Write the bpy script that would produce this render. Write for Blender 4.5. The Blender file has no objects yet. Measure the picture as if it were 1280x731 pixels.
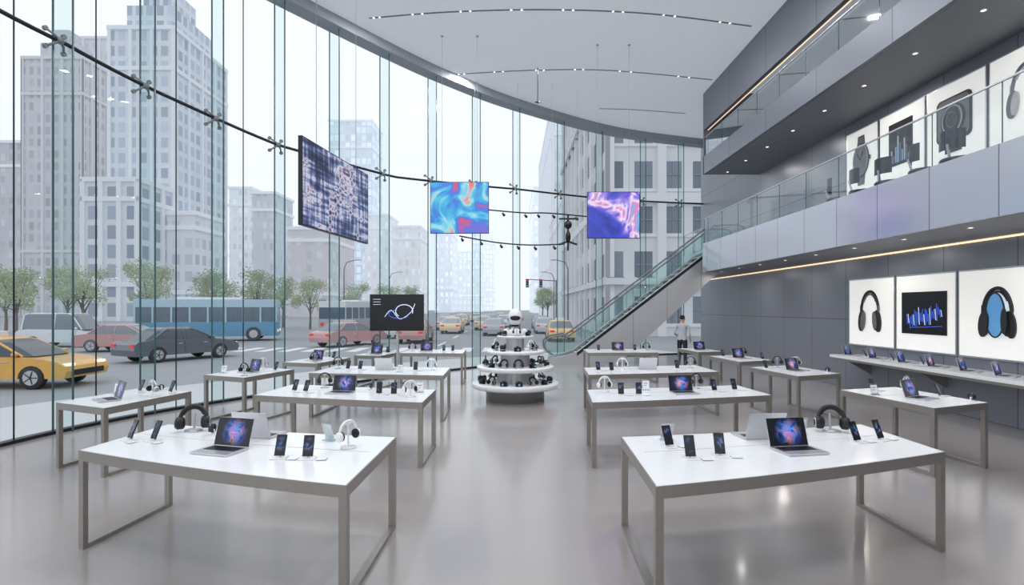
import bpy, math, random
from mathutils import Vector, Matrix
random.seed(7)
scene = bpy.context.scene
COL = scene.collection
try:
    scene.view_settings.view_transform = 'Standard'
except Exception:
    pass

# ------------------------------------------------------------------ materials
def s2l(c):
    return tuple(((x/255.0)/12.92 if x/255.0 <= 0.04045 else (((x/255.0)+0.055)/1.055)**2.4) for x in c)

def newmat(name):
    m = bpy.data.materials.new(name); m.use_nodes = True
    nt = m.node_tree
    for n in list(nt.nodes): nt.nodes.remove(n)
    out = nt.nodes.new('ShaderNodeOutputMaterial')
    return m, nt, out

def node(nt, t, **kw):
    n = nt.nodes.new(t)
    for k, v in kw.items():
        setattr(n, k, v)
    return n

def mathn(nt, op, a, b=None):
    n = nt.nodes.new('ShaderNodeMath'); n.operation = op
    for i, x in enumerate((a, b)):
        if x is None: continue
        if isinstance(x, (int, float)): n.inputs[i].default_value = x
        else: nt.links.new(x, n.inputs[i])
    return n.outputs[0]

def mixc(nt, fac, a, b, bt='MIX'):
    n = nt.nodes.new('ShaderNodeMix'); n.data_type = 'RGBA'; n.blend_type = bt
    if isinstance(fac, (int, float)): n.inputs[0].default_value = fac
    else: nt.links.new(fac, n.inputs[0])
    for idx, x in ((6, a), (7, b)):
        if isinstance(x, tuple): n.inputs[idx].default_value = (*x[:3], 1)
        else: nt.links.new(x, n.inputs[idx])
    return n.outputs[2]

def pbr(name, col, rough=0.5, metal=0.0, var=0.05, scale=8.0, bump=0.0, emis=None, estr=0.0, spec=0.5, coat=0.0):
    c = s2l(col)
    m, nt, out = newmat(name)
    b = node(nt, 'ShaderNodeBsdfPrincipled')
    tc = node(nt, 'ShaderNodeTexCoord')
    nz = node(nt, 'ShaderNodeTexNoise'); nz.inputs['Scale'].default_value = scale; nz.inputs['Detail'].default_value = 4
    nt.links.new(tc.outputs['Object'], nz.inputs['Vector'])
    dark = tuple(max(0, x*(1-var)) for x in c); light = tuple(min(1, x*(1+var)) for x in c)
    nt.links.new(mixc(nt, nz.outputs['Fac'], dark, light), b.inputs['Base Color'])
    b.inputs['Roughness'].default_value = rough
    b.inputs['Metallic'].default_value = metal
    b.inputs['Specular IOR Level'].default_value = spec
    b.inputs['Coat Weight'].default_value = coat
    if emis is not None:
        b.inputs['Emission Color'].default_value = (*s2l(emis), 1)
        b.inputs['Emission Strength'].default_value = estr
    nt.links.new(b.outputs[0], out.inputs[0])
    return m

def glassmat(name, tint, refl=0.06, rough=0.02, edge=0.5):
    m, nt, out = newmat(name)
    t = node(nt, 'ShaderNodeBsdfTransparent'); t.inputs[0].default_value = (*tint, 1)
    g = node(nt, 'ShaderNodeBsdfGlossy'); g.inputs['Roughness'].default_value = rough; g.inputs[0].default_value = (0.95, 1, 1, 1)
    lw = node(nt, 'ShaderNodeLayerWeight'); lw.inputs[0].default_value = 0.35
    f = mathn(nt, 'MULTIPLY', lw.outputs['Fresnel'], edge)
    f = mathn(nt, 'ADD', f, refl)
    mx = node(nt, 'ShaderNodeMixShader')
    nt.links.new(f, mx.inputs[0]); nt.links.new(t.outputs[0], mx.inputs[1]); nt.links.new(g.outputs[0], mx.inputs[2])
    nt.links.new(mx.outputs[0], out.inputs[0])
    return m

def gridmask(nt, sx, sy, wx, wy, offx=0.0, offy=0.0):
    tc = node(nt, 'ShaderNodeTexCoord'); sp = node(nt, 'ShaderNodeSeparateXYZ')
    nt.links.new(tc.outputs['UV'], sp.inputs[0])
    ux = mathn(nt, 'DIVIDE', mathn(nt, 'ADD', sp.outputs[0], 1000*sx+offx), sx)
    uy = mathn(nt, 'DIVIDE', mathn(nt, 'ADD', sp.outputs[1], 1000*sy+offy), sy)
    fx = mathn(nt, 'FRACT', ux); fy = mathn(nt, 'FRACT', uy)
    ax = mathn(nt, 'ABSOLUTE', mathn(nt, 'SUBTRACT', fx, 0.5)); ay = mathn(nt, 'ABSOLUTE', mathn(nt, 'SUBTRACT', fy, 0.5))
    mx = mathn(nt, 'LESS_THAN', ax, wx/2); my = mathn(nt, 'LESS_THAN', ay, wy/2)
    cx = mathn(nt, 'FLOOR', ux); cy = mathn(nt, 'FLOOR', uy)
    cb = node(nt, 'ShaderNodeCombineXYZ'); nt.links.new(cx, cb.inputs[0]); nt.links.new(cy, cb.inputs[1])
    wn = node(nt, 'ShaderNodeTexWhiteNoise'); nt.links.new(cb.outputs[0], wn.inputs[0])
    return mathn(nt, 'MULTIPLY', mx, my), wn.outputs['Value']

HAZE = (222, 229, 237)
def facade(name, wall, glass, fw, fh, ww, wh, haze=0.3):
    m, nt, out = newmat(name)
    b = node(nt, 'ShaderNodeBsdfPrincipled')
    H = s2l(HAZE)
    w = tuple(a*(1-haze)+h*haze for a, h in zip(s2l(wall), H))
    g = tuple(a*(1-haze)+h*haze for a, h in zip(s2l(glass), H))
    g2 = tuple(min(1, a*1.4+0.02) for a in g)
    mask, rnd = gridmask(nt, fw, fh, ww, wh)
    gl = mixc(nt, rnd, g, g2)
    tc = node(nt, 'ShaderNodeTexCoord')
    nz = node(nt, 'ShaderNodeTexNoise'); nz.inputs['Scale'].default_value = 0.3
    nt.links.new(tc.outputs['Object'], nz.inputs['Vector'])
    wl = mixc(nt, nz.outputs['Fac'], tuple(a*0.9 for a in w), tuple(min(1, a*1.08) for a in w))
    c = mixc(nt, mask, wl, gl)
    nt.links.new(c, b.inputs['Base Color'])
    b.inputs['Roughness'].default_value = 0.75
    b.inputs['Specular IOR Level'].default_value = 0.2
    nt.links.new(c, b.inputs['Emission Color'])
    b.inputs['Emission Strength'].default_value = 0.14+0.34*haze  # emission paints airlight haze into the building fronts
    nt.links.new(b.outputs[0], out.inputs[0])
    return m

def panelmat(name, col, pw, ph, rough=0.35, metal=0.3, seam=0.012, offx=0, offy=0):
    m, nt, out = newmat(name)
    b = node(nt, 'ShaderNodeBsdfPrincipled')
    c = s2l(col)
    mask, rnd = gridmask(nt, pw, ph, 1-seam/pw*2, 1-seam/ph*2, offx, offy)
    cc = mixc(nt, rnd, tuple(x*0.95 for x in c), tuple(min(1, x*1.05) for x in c))
    nt.links.new(mixc(nt, mask, tuple(x*0.4 for x in c), cc), b.inputs['Base Color'])
    b.inputs['Roughness'].default_value = rough; b.inputs['Metallic'].default_value = metal
    nt.links.new(b.outputs[0], out.inputs[0])
    return m

def screenmat(name, stops, scale=2.5, dist=1.5, strength=1.0, stretch=(1, 1), detail=5, seed=0.0, rot=0.0, focus=None, vary=0.0):
    m, nt, out = newmat(name)
    b = node(nt, 'ShaderNodeBsdfPrincipled')
    tc = node(nt, 'ShaderNodeTexCoord'); mp = node(nt, 'ShaderNodeMapping')
    nt.links.new(tc.outputs['UV'], mp.inputs['Vector'])
    mp.inputs['Scale'].default_value = (stretch[0], stretch[1], 1); mp.inputs['Location'].default_value = (seed, seed*1.7, seed)
    mp.inputs['Rotation'].default_value = (0, 0, rot)
    nz = node(nt, 'ShaderNodeTexNoise'); nz.inputs['Scale'].default_value = scale; nz.inputs['Detail'].default_value = detail
    nz.inputs['Distortion'].default_value = dist
    if vary:
        oi = node(nt, 'ShaderNodeObjectInfo'); va = node(nt, 'ShaderNodeVectorMath'); va.operation = 'ADD'
        cb = node(nt, 'ShaderNodeCombineXYZ'); nt.links.new(mathn(nt, 'MULTIPLY', oi.outputs['Random'], vary), cb.inputs[2])
        nt.links.new(mp.outputs[0], va.inputs[0]); nt.links.new(cb.outputs[0], va.inputs[1]); nt.links.new(va.outputs[0], nz.inputs['Vector'])
    else:
        nt.links.new(mp.outputs[0], nz.inputs['Vector'])
    rp = node(nt, 'ShaderNodeValToRGB')
    nt.links.new(nz.outputs['Fac'], rp.inputs[0])
    els = rp.color_ramp.elements
    while len(els) > 1: els.remove(els[-1])
    els[0].position = stops[0][0]; els[0].color = (*s2l(stops[0][1]), 1)
    for p, c in stops[1:]:
        e = els.new(p); e.color = (*s2l(c), 1)
    col = rp.outputs[0]
    if focus:
        fx, fy, rad, dk = focus
        sp = node(nt, 'ShaderNodeSeparateXYZ'); nt.links.new(tc.outputs['UV'], sp.inputs[0])
        dx = mathn(nt, 'SUBTRACT', sp.outputs[0], fx); dy = mathn(nt, 'SUBTRACT', sp.outputs[1], fy)
        d = mathn(nt, 'SQRT', mathn(nt, 'ADD', mathn(nt, 'MULTIPLY', dx, dx), mathn(nt, 'MULTIPLY', dy, dy)))
        d = mathn(nt, 'ADD', mathn(nt, 'DIVIDE', d, rad), mathn(nt, 'MULTIPLY', mathn(nt, 'SUBTRACT', nz.outputs['Fac'], 0.5), 1.5))
        mr = node(nt, 'ShaderNodeMapRange'); nt.links.new(d, mr.inputs[0]); mr.inputs[1].default_value = 0.3; mr.inputs[2].default_value = 1.0
        col = mixc(nt, mr.outputs[0], col, s2l(dk))
    b.inputs['Base Color'].default_value = (0.01, 0.01, 0.012, 1)
    b.inputs['Roughness'].default_value = 0.25
    nt.links.new(col, b.inputs['Emission Color'])
    b.inputs['Emission Strength'].default_value = strength
    nt.links.new(b.outputs[0], out.inputs[0])
    return m

def floor_mat():
    m, nt, out = newmat('polished_concrete')
    b = node(nt, 'ShaderNodeBsdfPrincipled'); tc = node(nt, 'ShaderNodeTexCoord')
    n1 = node(nt, 'ShaderNodeTexNoise'); n1.inputs['Scale'].default_value = 0.5; n1.inputs['Detail'].default_value = 5
    n2 = node(nt, 'ShaderNodeTexNoise'); n2.inputs['Scale'].default_value = 30; n2.inputs['Detail'].default_value = 3
    nt.links.new(tc.outputs['Object'], n1.inputs[0]); nt.links.new(tc.outputs['Object'], n2.inputs[0])
    a = mixc(nt, n1.outputs['Fac'], s2l((150, 143, 141)), s2l((168, 162, 160)))
    a = mixc(nt, mathn(nt, 'MULTIPLY', n2.outputs['Fac'], 0.08), a, s2l((120, 114, 113)))
    nt.links.new(a, b.inputs['Base Color'])
    r = mathn(nt, 'ADD', mathn(nt, 'MULTIPLY', n1.outputs['Fac'], 0.05), 0.20)
    nt.links.new(r, b.inputs['Roughness'])
    b.inputs['Specular IOR Level'].default_value = 0.8
    b.inputs['Coat Weight'].default_value = 0.35; b.inputs['Coat Roughness'].default_value = 0.10
    nt.links.new(b.outputs[0], out.inputs[0])
    return m
FLOOR = floor_mat()
CEIL = pbr('ceiling_added_glow', (206, 209, 214), 0.7, 0, 0.015, 0.4, emis=(200, 206, 215), estr=0.36)  # ceiling glow is added, standing in for bounced light
WALLG = panelmat('grey_metal_wall_panels', (132, 136, 146), 1.6, 1.72, rough=0.36, metal=0.25, seam=0.010, offx=0.3)
PARAP = panelmat('silver_parapet_panels', (202, 205, 214), 1.25, 5.0, rough=0.18, metal=0.6, seam=0.010)
BULK = panelmat('dark_bulkhead_panels', (118, 122, 132), 2.4, 5.0, rough=0.4, metal=0.3, seam=0.012)
SOFF = pbr('soffit_grey', (126, 128, 134), 0.5, 0.1)
TOPW = pbr('white_table_top', (240, 241, 243), 0.25, 0, 0.01, coat=0.2)
STEEL = pbr('brushed_champagne_steel', (166, 161, 155), 0.36, 0.8, 0.05, 30)
STEEL2 = pbr('stainless_steel', (192, 193, 197), 0.32, 0.6, 0.04, 20)
DARKM = pbr('dark_metal', (48, 50, 54), 0.4, 0.7)
TRACKM = pbr('track_grey', (130, 133, 138), 0.6, 0.2)
BLACK = pbr('black_plastic', (18, 18, 20), 0.35)
RUBBER = pbr('black_rubber', (26, 26, 28), 0.6)
WHITEP = pbr('white_plastic', (236, 236, 238), 0.3)
SILVER = pbr('silver_aluminium', (205, 206, 210), 0.32, 0.75, 0.02)
KEYB = pbr('keyboard_black', (32, 32, 36), 0.5)
GLASSF = glassmat('facade_glass', (0.97, 0.985, 0.99), 0.006, 0.01, 0.14)
GLASSFIN = glassmat('fin_glass', (0.83, 0.925, 0.915), 0.02, 0.02, 0.12)
GLASSRAIL = glassmat('rail_glass', (0.93, 0.96, 0.965), 0.03, 0.02, 0.10)
GLASSUP = glassmat('upper_rail_glass', (0.68, 0.72, 0.75), 0.14, 0.03, 0.4)
GLASSESC = glassmat('escalator_glass', (0.80, 0.91, 0.89), 0.05, 0.02, 0.2)
ACRYL = glassmat('clear_acrylic', (0.9, 0.93, 0.95), 0.10, 0.05, 0.6)
EDGEG = pbr('glass_edge_teal', (68, 98, 102), 0.2, 0.1)
LEDW = pbr('warm_led', (255, 232, 200), 0.5, emis=(255, 226, 184), estr=1.1)
LAMP = pbr('downlight_lens', (255, 250, 240), 0.5, emis=(255, 246, 228), estr=3.0)
LIGHTBOX = pbr('lightbox_face', (230, 230, 226), 0.5, emis=(248, 247, 241), estr=0.46)
NEB = screenmat('nebula_wallpaper', [(0.26, (6, 10, 30)), (0.38, (12, 26, 76)), (0.46, (30, 80, 185)), (0.51, (90, 150, 235)), (0.55, (170, 120, 210)), (0.59, (250, 170, 170)), (0.63, (250, 205, 160)), (0.68, (50, 80, 190)), (0.78, (10, 16, 50))], 2.3, 0.8, 0.95, (1.0, 1), seed=3.1, focus=(0.8, 0.5, 0.58, (6, 8, 20)), vary=9.0)
PHONES = screenmat('phone_wallpaper', [(0.40, (8, 10, 18)), (0.52, (20, 34, 64)), (0.58, (70, 140, 220)), (0.63, (200, 150, 120)), (0.7, (10, 12, 24))], 1.6, 1.5, 0.6, seed=1.4, focus=(0.3, 0.55, 0.5, (8, 9, 14)), vary=9.0)
ART2 = screenmat('art_abstract_blue', [(0.25, (240, 120, 50)), (0.37, (225, 80, 110)), (0.41, (110, 110, 215)), (0.47, (60, 130, 228)), (0.54, (70, 190, 230)), (0.60, (160, 225, 238)), (0.66, (230, 150, 150)), (0.76, (235, 70, 110))], 1.7, 1.0, 0.95, seed=5.2, detail=7)
ART3 = screenmat('art_abstract_violet', [(0.25, (24, 40, 130)), (0.40, (60, 74, 200)), (0.47, (110, 96, 220)), (0.51, (180, 150, 238)), (0.55, (245, 236, 250)), (0.59, (232, 130, 205)), (0.64, (90, 190, 235)), (0.78, (50, 80, 190))], 1.5, 1.0, 0.95, seed=8.8, detail=7)
def art1():
    # dark technical artwork: layered horizontal light streaks crossed by vertical columns
    m, nt, out = newmat('art_dark_city')
    b = node(nt, 'ShaderNodeBsdfPrincipled'); tc = node(nt, 'ShaderNodeTexCoord')
    def nzz(sc, st, loc):
        mp = node(nt, 'ShaderNodeMapping'); nt.links.new(tc.outputs['UV'], mp.inputs[0]); mp.inputs['Scale'].default_value = (*st, 1); mp.inputs['Location'].default_value = loc
        n = node(nt, 'ShaderNodeTexNoise'); n.inputs['Scale'].default_value = sc; n.inputs['Detail'].default_value = 5; nt.links.new(mp.outputs[0], n.inputs['Vector']); return n.outputs['Fac']
    h = nzz(2.0, (0.8, 9.0), (3, 1, 0)); v = nzz(2.0, (7.0, 0.7), (1, 5, 0)); c = nzz(1.4, (1, 1.3), (7, 2, 0))
    s = mathn(nt, 'ADD', mathn(nt, 'MULTIPLY', h, 0.30), mathn(nt, 'ADD', mathn(nt, 'MULTIPLY', v, 0.32), mathn(nt, 'MULTIPLY', c, 0.38)))
    rp = node(nt, 'ShaderNodeValToRGB'); nt.links.new(s, rp.inputs[0]); els = rp.color_ramp.elements
    st = [(0.36, (14, 16, 32)), (0.43, (36, 44, 78)), (0.48, (76, 90, 136)), (0.515, (140, 150, 190)), (0.545, (226, 224, 236)), (0.57, (150, 120, 150)), (0.60, (60, 66, 110)), (0.66, (20, 22, 44))]
    els[0].position = st[0][0]; els[0].color = (*s2l(st[0][1]), 1); els[1].position = st[-1][0]; els[1].color = (*s2l(st[-1][1]), 1)
    for p, cc in st[1:-1]: e = els.new(p); e.color = (*s2l(cc), 1)
    b.inputs['Base Color'].default_value = (0.01, 0.01, 0.012, 1); b.inputs['Roughness'].default_value = 0.25
    nt.links.new(rp.outputs[0], b.inputs['Emission Color']); b.inputs['Emission Strength'].default_value = 0.85
    nt.links.new(b.outputs[0], out.inputs[0]); return m
ART1 = art1()
DARKSCR = pbr('dark_screen', (8, 9, 12), 0.2, emis=(16, 18, 24), estr=0.4)
STROKE = pbr('screen_light_stroke', (210, 220, 235), 0.5, emis=(190, 205, 235), estr=0.8)
STROKEB = pbr('screen_blue_stroke', (60, 90, 200), 0.5, emis=(60, 100, 220), estr=0.8)
BLUEP = pbr('blue_print', (96, 160, 214), 0.5, emis=(96, 160, 214), estr=0.25)
PRINTD = pbr('dark_print', (38, 38, 42), 0.5)
PRINTG = pbr('grey_print', (112, 114, 120), 0.5)
PRINTL = pbr('light_print', (190, 190, 194), 0.5)

# ------------------------------------------------------------------ mesh builder
class MB:
    def __init__(s):
        s.v = []; s.f = []; s.m = []; s.u = []; s.s = []; s.mats = []; s.T = None
    def mi(s, mat):
        if mat not in s.mats: s.mats.append(mat)
        return s.mats.index(mat)
    def face(s, pts, mat, smooth=False, uv=None):
        i0 = len(s.v)
        for p in pts:
            p = Vector(p)
            s.v.append(s.T @ p if s.T is not None else p)
        s.f.append(tuple(range(i0, i0+len(pts)))); s.m.append(s.mi(mat)); s.s.append(smooth); s.u.append(uv)
    def mesh(s, vs, fs, mat, smooth=False):
        i0 = len(s.v)
        for p in vs:
            p = Vector(p); s.v.append(s.T @ p if s.T is not None else p)
        k = s.mi(mat)
        for f in fs:
            s.f.append(tuple(i0+i for i in f)); s.m.append(k); s.s.append(smooth); s.u.append(None)
    def box(s, x0, x1, y0, y1, z0, z1, mat):
        vs = [(x0, y0, z0), (x1, y0, z0), (x1, y1, z0), (x0, y1, z0), (x0, y0, z1), (x1, y0, z1), (x1, y1, z1), (x0, y1, z1)]
        s.mesh(vs, [(0, 3, 2, 1), (4, 5, 6, 7), (0, 1, 5, 4), (1, 2, 6, 5), (2, 3, 7, 6), (3, 0, 4, 7)], mat)
    def cbox(s, c, d, mat):
        s.box(c[0]-d[0]/2, c[0]+d[0]/2, c[1]-d[1]/2, c[1]+d[1]/2, c[2]-d[2]/2, c[2]+d[2]/2, mat)
    def prism(s, poly, z0, z1, mat, topmat=None):
        n = len(poly)
        vs = [(p[0], p[1], z0) for p in poly]+[(p[0], p[1], z1) for p in poly]
        s.mesh(vs, [tuple(reversed(range(n)))]+[(i, (i+1) % n, n+(i+1) % n, n+i) for i in range(n)]+[tuple(range(n, 2*n))], mat)
    def extr(s, poly3, vec, mat):
        n = len(poly3); vec = Vector(vec)
        vs = [Vector(p) for p in poly3]+[Vector(p)+vec for p in poly3]
        s.mesh(vs, [(i, (i+1) % n, n+(i+1) % n, n+i) for i in range(n)]+[tuple(reversed(range(n))), tuple(range(n, 2*n))], mat)
    def tube(s, pts, r, mat, n=8, caps=True, closed=False):
        pts = [Vector(p) for p in pts]; N = len(pts)
        rs = r if isinstance(r, (list, tuple)) else [r]*N
        vs = []; prev = None
        for i, p in enumerate(pts):
            if closed: t = pts[(i+1) % N]-pts[i-1]
            else: t = pts[min(i+1, N-1)]-pts[max(i-1, 0)]
            t.normalize()
            if prev is None:
                a = Vector((0, 0, 1)) if abs(t.z) < 0.9 else Vector((1, 0, 0))
                u = t.cross(a).normalized()
            else:
                u = (prev-t*prev.dot(t)).normalized()
            prev = u; w = t.cross(u)
            for k in range(n):
                a = 2*math.pi*k/n
                vs.append(p+(u*math.cos(a)+w*math.sin(a))*rs[i])
        fs = []
        for i in range(N if closed else N-1):
            j = (i+1) % N
            for k in range(n):
                fs.append((i*n+k, i*n+(k+1) % n, j*n+(k+1) % n, j*n+k))
        s.mesh(vs, fs, mat, True)
        if caps and not closed:
            s.mesh(vs[:n], [tuple(reversed(range(n)))], mat); s.mesh(vs[-n:], [tuple(range(n))], mat)
    def rev(s, prof, c, mat, n=32, axis='Z'):
        vs = []
        for r, z in prof:
            for k in range(n):
                a = 2*math.pi*k/n
                if axis == 'Z': vs.append((c[0]+r*math.cos(a), c[1]+r*math.sin(a), c[2]+z))
                elif axis == 'Y': vs.append((c[0]+r*math.sin(a), c[1]+z, c[2]+r*math.cos(a)))
                else: vs.append((c[0]+z, c[1]+r*math.cos(a), c[2]+r*math.sin(a)))
        fs = []
        for i in range(len(prof)-1):
            for k in range(n):
                fs.append((i*n+k, i*n+(k+1) % n, (i+1)*n+(k+1) % n, (i+1)*n+k))
        s.mesh(vs, fs, mat, True)
    def ell(s, c, r, mat, n=16, m=10):
        vs = []; fs = []
        for i in range(m+1):
            t = math.pi*i/m
            for k in range(n):
                a = 2*math.pi*k/n
                vs.append((c[0]+r[0]*math.sin(t)*math.cos(a), c[1]+r[1]*math.sin(t)*math.sin(a), c[2]-r[2]*math.cos(t)))
        for i in range(m):
            for k in range(n):
                fs.append((i*n+k, i*n+(k+1) % n, (i+1)*n+(k+1) % n, (i+1)*n+k))
        s.mesh(vs, fs, mat, True)
    def data(s, name):
        me = bpy.data.meshes.new(name)
        me.from_pydata([tuple(v) for v in s.v], [], s.f)
        for m in s.mats: me.materials.append(m)
        uvl = me.uv_layers.new(name='UVMap')
        for p in me.polygons:
            p.material_index = s.m[p.index]; p.use_smooth = s.s[p.index]
            uv = s.u[p.index]; nrm = p.normal
            for k, li in enumerate(p.loop_indices):
                if uv: uvl.data[li].uv = uv[k]
                else:
                    co = me.vertices[me.loops[li].vertex_index].co
                    if abs(nrm.z) > 0.7: uvl.data[li].uv = (co.x, co.y)
                    elif abs(nrm.x) > abs(nrm.y): uvl.data[li].uv = (co.y, co.z)
                    else: uvl.data[li].uv = (co.x, co.z)
        me.update()
        return me
    def obj(s, name, loc=(0, 0, 0), rz=0.0, parent=None, bevel=0):
        o = bpy.data.objects.new(name, s.data(name)); COL.objects.link(o)
        o.location = loc; o.rotation_euler = (0, 0, rz)
        if parent: o.parent = parent
        if bevel:
            b = o.modifiers.new('bevel', 'BEVEL'); b.width = bevel; b.segments = 2; b.limit_method = 'ANGLE'
        return o

def inst(name, me, loc, rz=0.0, sc=1.0, bevel=0):
    o = bpy.data.objects.new(name, me); COL.objects.link(o)
    o.location = loc; o.rotation_euler = (0, 0, rz); o.scale = (sc, sc, sc)
    return o
def empty(name, loc=(0, 0, 0)):
    e = bpy.data.objects.new(name, None); COL.objects.link(e); e.location = loc; return e

def catmull(P, n=12):
    out = []
    for i in range(len(P)-1):
        p0 = P[max(i-1, 0)]; p1 = P[i]; p2 = P[i+1]; p3 = P[min(i+2, len(P)-1)]
        for k in range(n):
            t = k/n
            out.append(tuple(0.5*((2*p1[j])+(-p0[j]+p2[j])*t+(2*p0[j]-5*p1[j]+4*p2[j]-p3[j])*t*t+(-p0[j]+3*p1[j]-3*p2[j]+p3[j])*t**3) for j in range(len(p1))))
    out.append(tuple(P[-1])); return out

# ------------------------------------------------------------------ room shell
CP = [(-4.8, -5), (-6.2, -1.5), (-7.0, 2), (-7.38, 5.5), (-7.42, 8.2), (-6.95, 10.3), (-6.15, 12), (-5.3, 13.4), (-3.6, 15.9), (-2.2, 17.7), (0, 20), (4, 23.0), (8.6, 24.8)]
CV = catmull(CP, 8)
CH = 9.3
def nrm_in(i):
    a = Vector(CV[max(i-1, 0)]); b = Vector(CV[min(i+1, len(CV)-1)])
    t = (b-a).normalized()
    return Vector((t.y, -t.x))
NI = [nrm_in(i) for i in range(len(CV))]
def off(d):
    return [(CV[i][0]+NI[i].x*d, CV[i][1]+NI[i].y*d) for i in range(len(CV))]

poly = list(CV)+[(8.6, -5)]
mb = MB(); mb.prism(list(reversed(poly)), -0.3, 0.0, FLOOR); mb.obj('floor')
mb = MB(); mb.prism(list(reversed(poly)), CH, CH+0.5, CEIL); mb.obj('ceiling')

RING = pbr('ring_beam_grey', (160, 166, 173), 0.45, 0.2)
mb = MB(); a = off(0.05); b = off(0.5)
for i in range(len(CV)-1):
    p = [a[i], a[i+1], b[i+1], b[i]]
    vs = [(q[0], q[1], CH-0.26) for q in p]+[(q[0], q[1], CH-0.002) for q in p]
    mb.mesh(vs, [(0, 1, 2, 3), (1, 0, 4, 5), (3, 2, 6, 7)], RING)
mb.obj('trim_1')
mb = MB(); a = off(-0.06); b = off(0.08)
for i in range(len(CV)-1):
    p = [a[i], a[i+1], b[i+1], b[i]]
    vs = [(q[0], q[1], 0.0) for q in p]+[(q[0], q[1], 0.05) for q in p]
    mb.mesh(vs, [(7, 6, 5, 4), (1, 0, 4, 5), (3, 2, 6, 7)], DARKM)
mb.obj('baseboard_facade')

mb = MB()
for i in range(len(CV)-1):
    p, q = CV[i], CV[i+1]
    mb.face([(p[0], p[1], 0.05), (q[0], q[1], 0.05), (q[0], q[1], CH), (p[0], p[1], CH)], GLASSF)
win = mb.obj('window_1')

def along(ratios):
    out = []
    for r in ratios:
        for i in range(len(CV)-1):
            if CV[i][1] <= 1: continue
            r0 = CV[i][0]/CV[i][1]; r1 = CV[i+1][0]/CV[i+1][1]
            if r0 <= r < r1:
                t = (r-r0)/(r1-r0)
                out.append((Vector(CV[i]).lerp(Vector(CV[i+1]), t), NI[i].lerp(NI[i+1], t).normalized())); break
    return out
joints = along([-1.12, -0.965, -0.82, -0.664, -0.536, -0.424, -0.326, -0.236, -0.15, -0.071, 0.0014, 0.081, 0.15, 0.229, 0.297])
joints.append((Vector(CV[12]), NI[12]))
seams = along([-0.89, -0.743, -0.60, -0.48])
def trans_z(y):
    pts = [(-5, 6.2), (9, 6.25), (11, 6.05), (13, 5.78), (16, 5.75), (20, 6.25), (25, 6.6)]
    for (a, za), (b, zb) in zip(pts, pts[1:]):
        if y <= b: return za+(zb-za)*(y-a)/(b-a)
    return 6.6
fins = MB()
for p, n in joints:
    d = 0.38
    q = p+n*d
    fins.face([(p.x, p.y, 0.05), (q.x, q.y, 0.05), (q.x, q.y, CH-0.02), (p.x, p.y, CH-0.02)], GLASSFIN)
    t = Vector((-n.y, n.x))
    for c, w, dd, mt in ((p, 0.012, 0.02, EDGEG), (q, 0.012, 0.018, EDGEG)):
        pl = [(c+t*w-n*dd/2), (c+t*w+n*dd/2), (c-t*w+n*dd/2), (c-t*w-n*dd/2)]
        fins.prism([(v.x, v.y) for v in pl], 0.05, CH-0.02, mt)
for p, n in seams:
    t = Vector((-n.y, n.x)); c = p; w = 0.008; dd = 0.016
    pl = [(c+t*w-n*dd/2), (c+t*w+n*dd/2), (c-t*w+n*dd/2), (c-t*w-n*dd/2)]
    fins.prism([(v.x, v.y) for v in pl], 0.05, CH-0.02, DARKM)
fins.obj('glass_fins', parent=win)
tr = MB()
o = off(0.12)
tr.tube([(x, y, trans_z(y)) for (x, y) in o], 0.034, DARKM, 8)
tr.obj('transom_rod', parent=win)
sp = MB()
for p, n in joints:
    z = trans_z(p.y); t = Vector((-n.y, n.x)); c = Vector((p.x+n.x*0.14, p.y+n.y*0.14, z))
    sp.ell(c, (0.06, 0.06, 0.06), TRACKM, 10, 6)
    for sx in (-1, 1):
        for sz in (-1, 1):
            e = Vector((p.x+t.x*0.15*sx+n.x*0.03, p.y+t.y*0.15*sx+n.y*0.03, z+0.14*sz))
            sp.tube([c, (c+e)/2+Vector((n.x, n.y, 0))*0.03, e], [0.026, 0.020, 0.016], TRACKM, 8)
            sp.tube([e-Vector((n.x, n.y, 0))*0.02, e+Vector((n.x, n.y, 0))*0.025], 0.038, TRACKM, 12)
sp.obj('spider_fittings', parent=win)

# right hand wall and levels
WX = 8.4
mb = MB(); mb.box(WX, 8.6, -5, 24.9, 0, CH, WALLG); mb.obj('wall_right')
BX = 6.55; BY = 19.1
mz = MB()
mz.box(BX+0.06, WX, -5, BY, 3.23, 3.85, SOFF)
mz.box(7.3, WX, BY, 23.6, 3.35, 3.85, SOFF)
mz.box(BX-0.03, BX+0.05, -5, BY, 3.23, 4.2, PARAP)
mz.box(BX-0.03, 7.3, BY, BY+0.06, 3.23, 4.2, PARAP)
mz.box(7.24, 7.3, 21.2, 23.6, 3.25, 4.2, PARAP)
mz.obj('mezzanine_floor')
uz = MB()
uz.box(BX+0.06, WX, -5, BY-0.06, 6.55, 6.95, SOFF)
uz.box(BX-0.03, BX+0.05, -5, BY, 6.55, 7.15, BULK)
uz.box(BX-0.03, WX, BY-0.06, BY, 6.55, CH-0.003, BULK)
uz.box(BX-0.03, BX+0.10, -5, BY-0.06, 8.05, CH-0.003, BULK)
uz.box(BX+0.10, BX+0.12, -5, BY-0.08, 8.035, 8.065, LEDW)
uz.obj('upper_gallery_floor')
led = MB(); led.box(WX-0.05, WX-0.02, -5, 24.0, 3.195, 3.225, LEDW); led.obj('trim_led_cove')
def balustrade(name, x, y0, y1, z0, z1, gm, step=1.25, rail=True):
    m = MB(); y = y0
    while y < y1-0.05:
        e = min(y+step, y1)
        m.face([(x, y+0.012, z0), (x, e-0.012, z0), (x, e-0.012, z1), (x, y+0.012, z1)], gm)
        m.box(x-0.006, x+0.006, e-0.012, e-0.004, z0, z1, EDGEG)
        y = e
    m.box(x-0.015, x+0.015, y0, y1, z1, z1+0.025, STEEL2)
    return m.obj(name)
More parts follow.
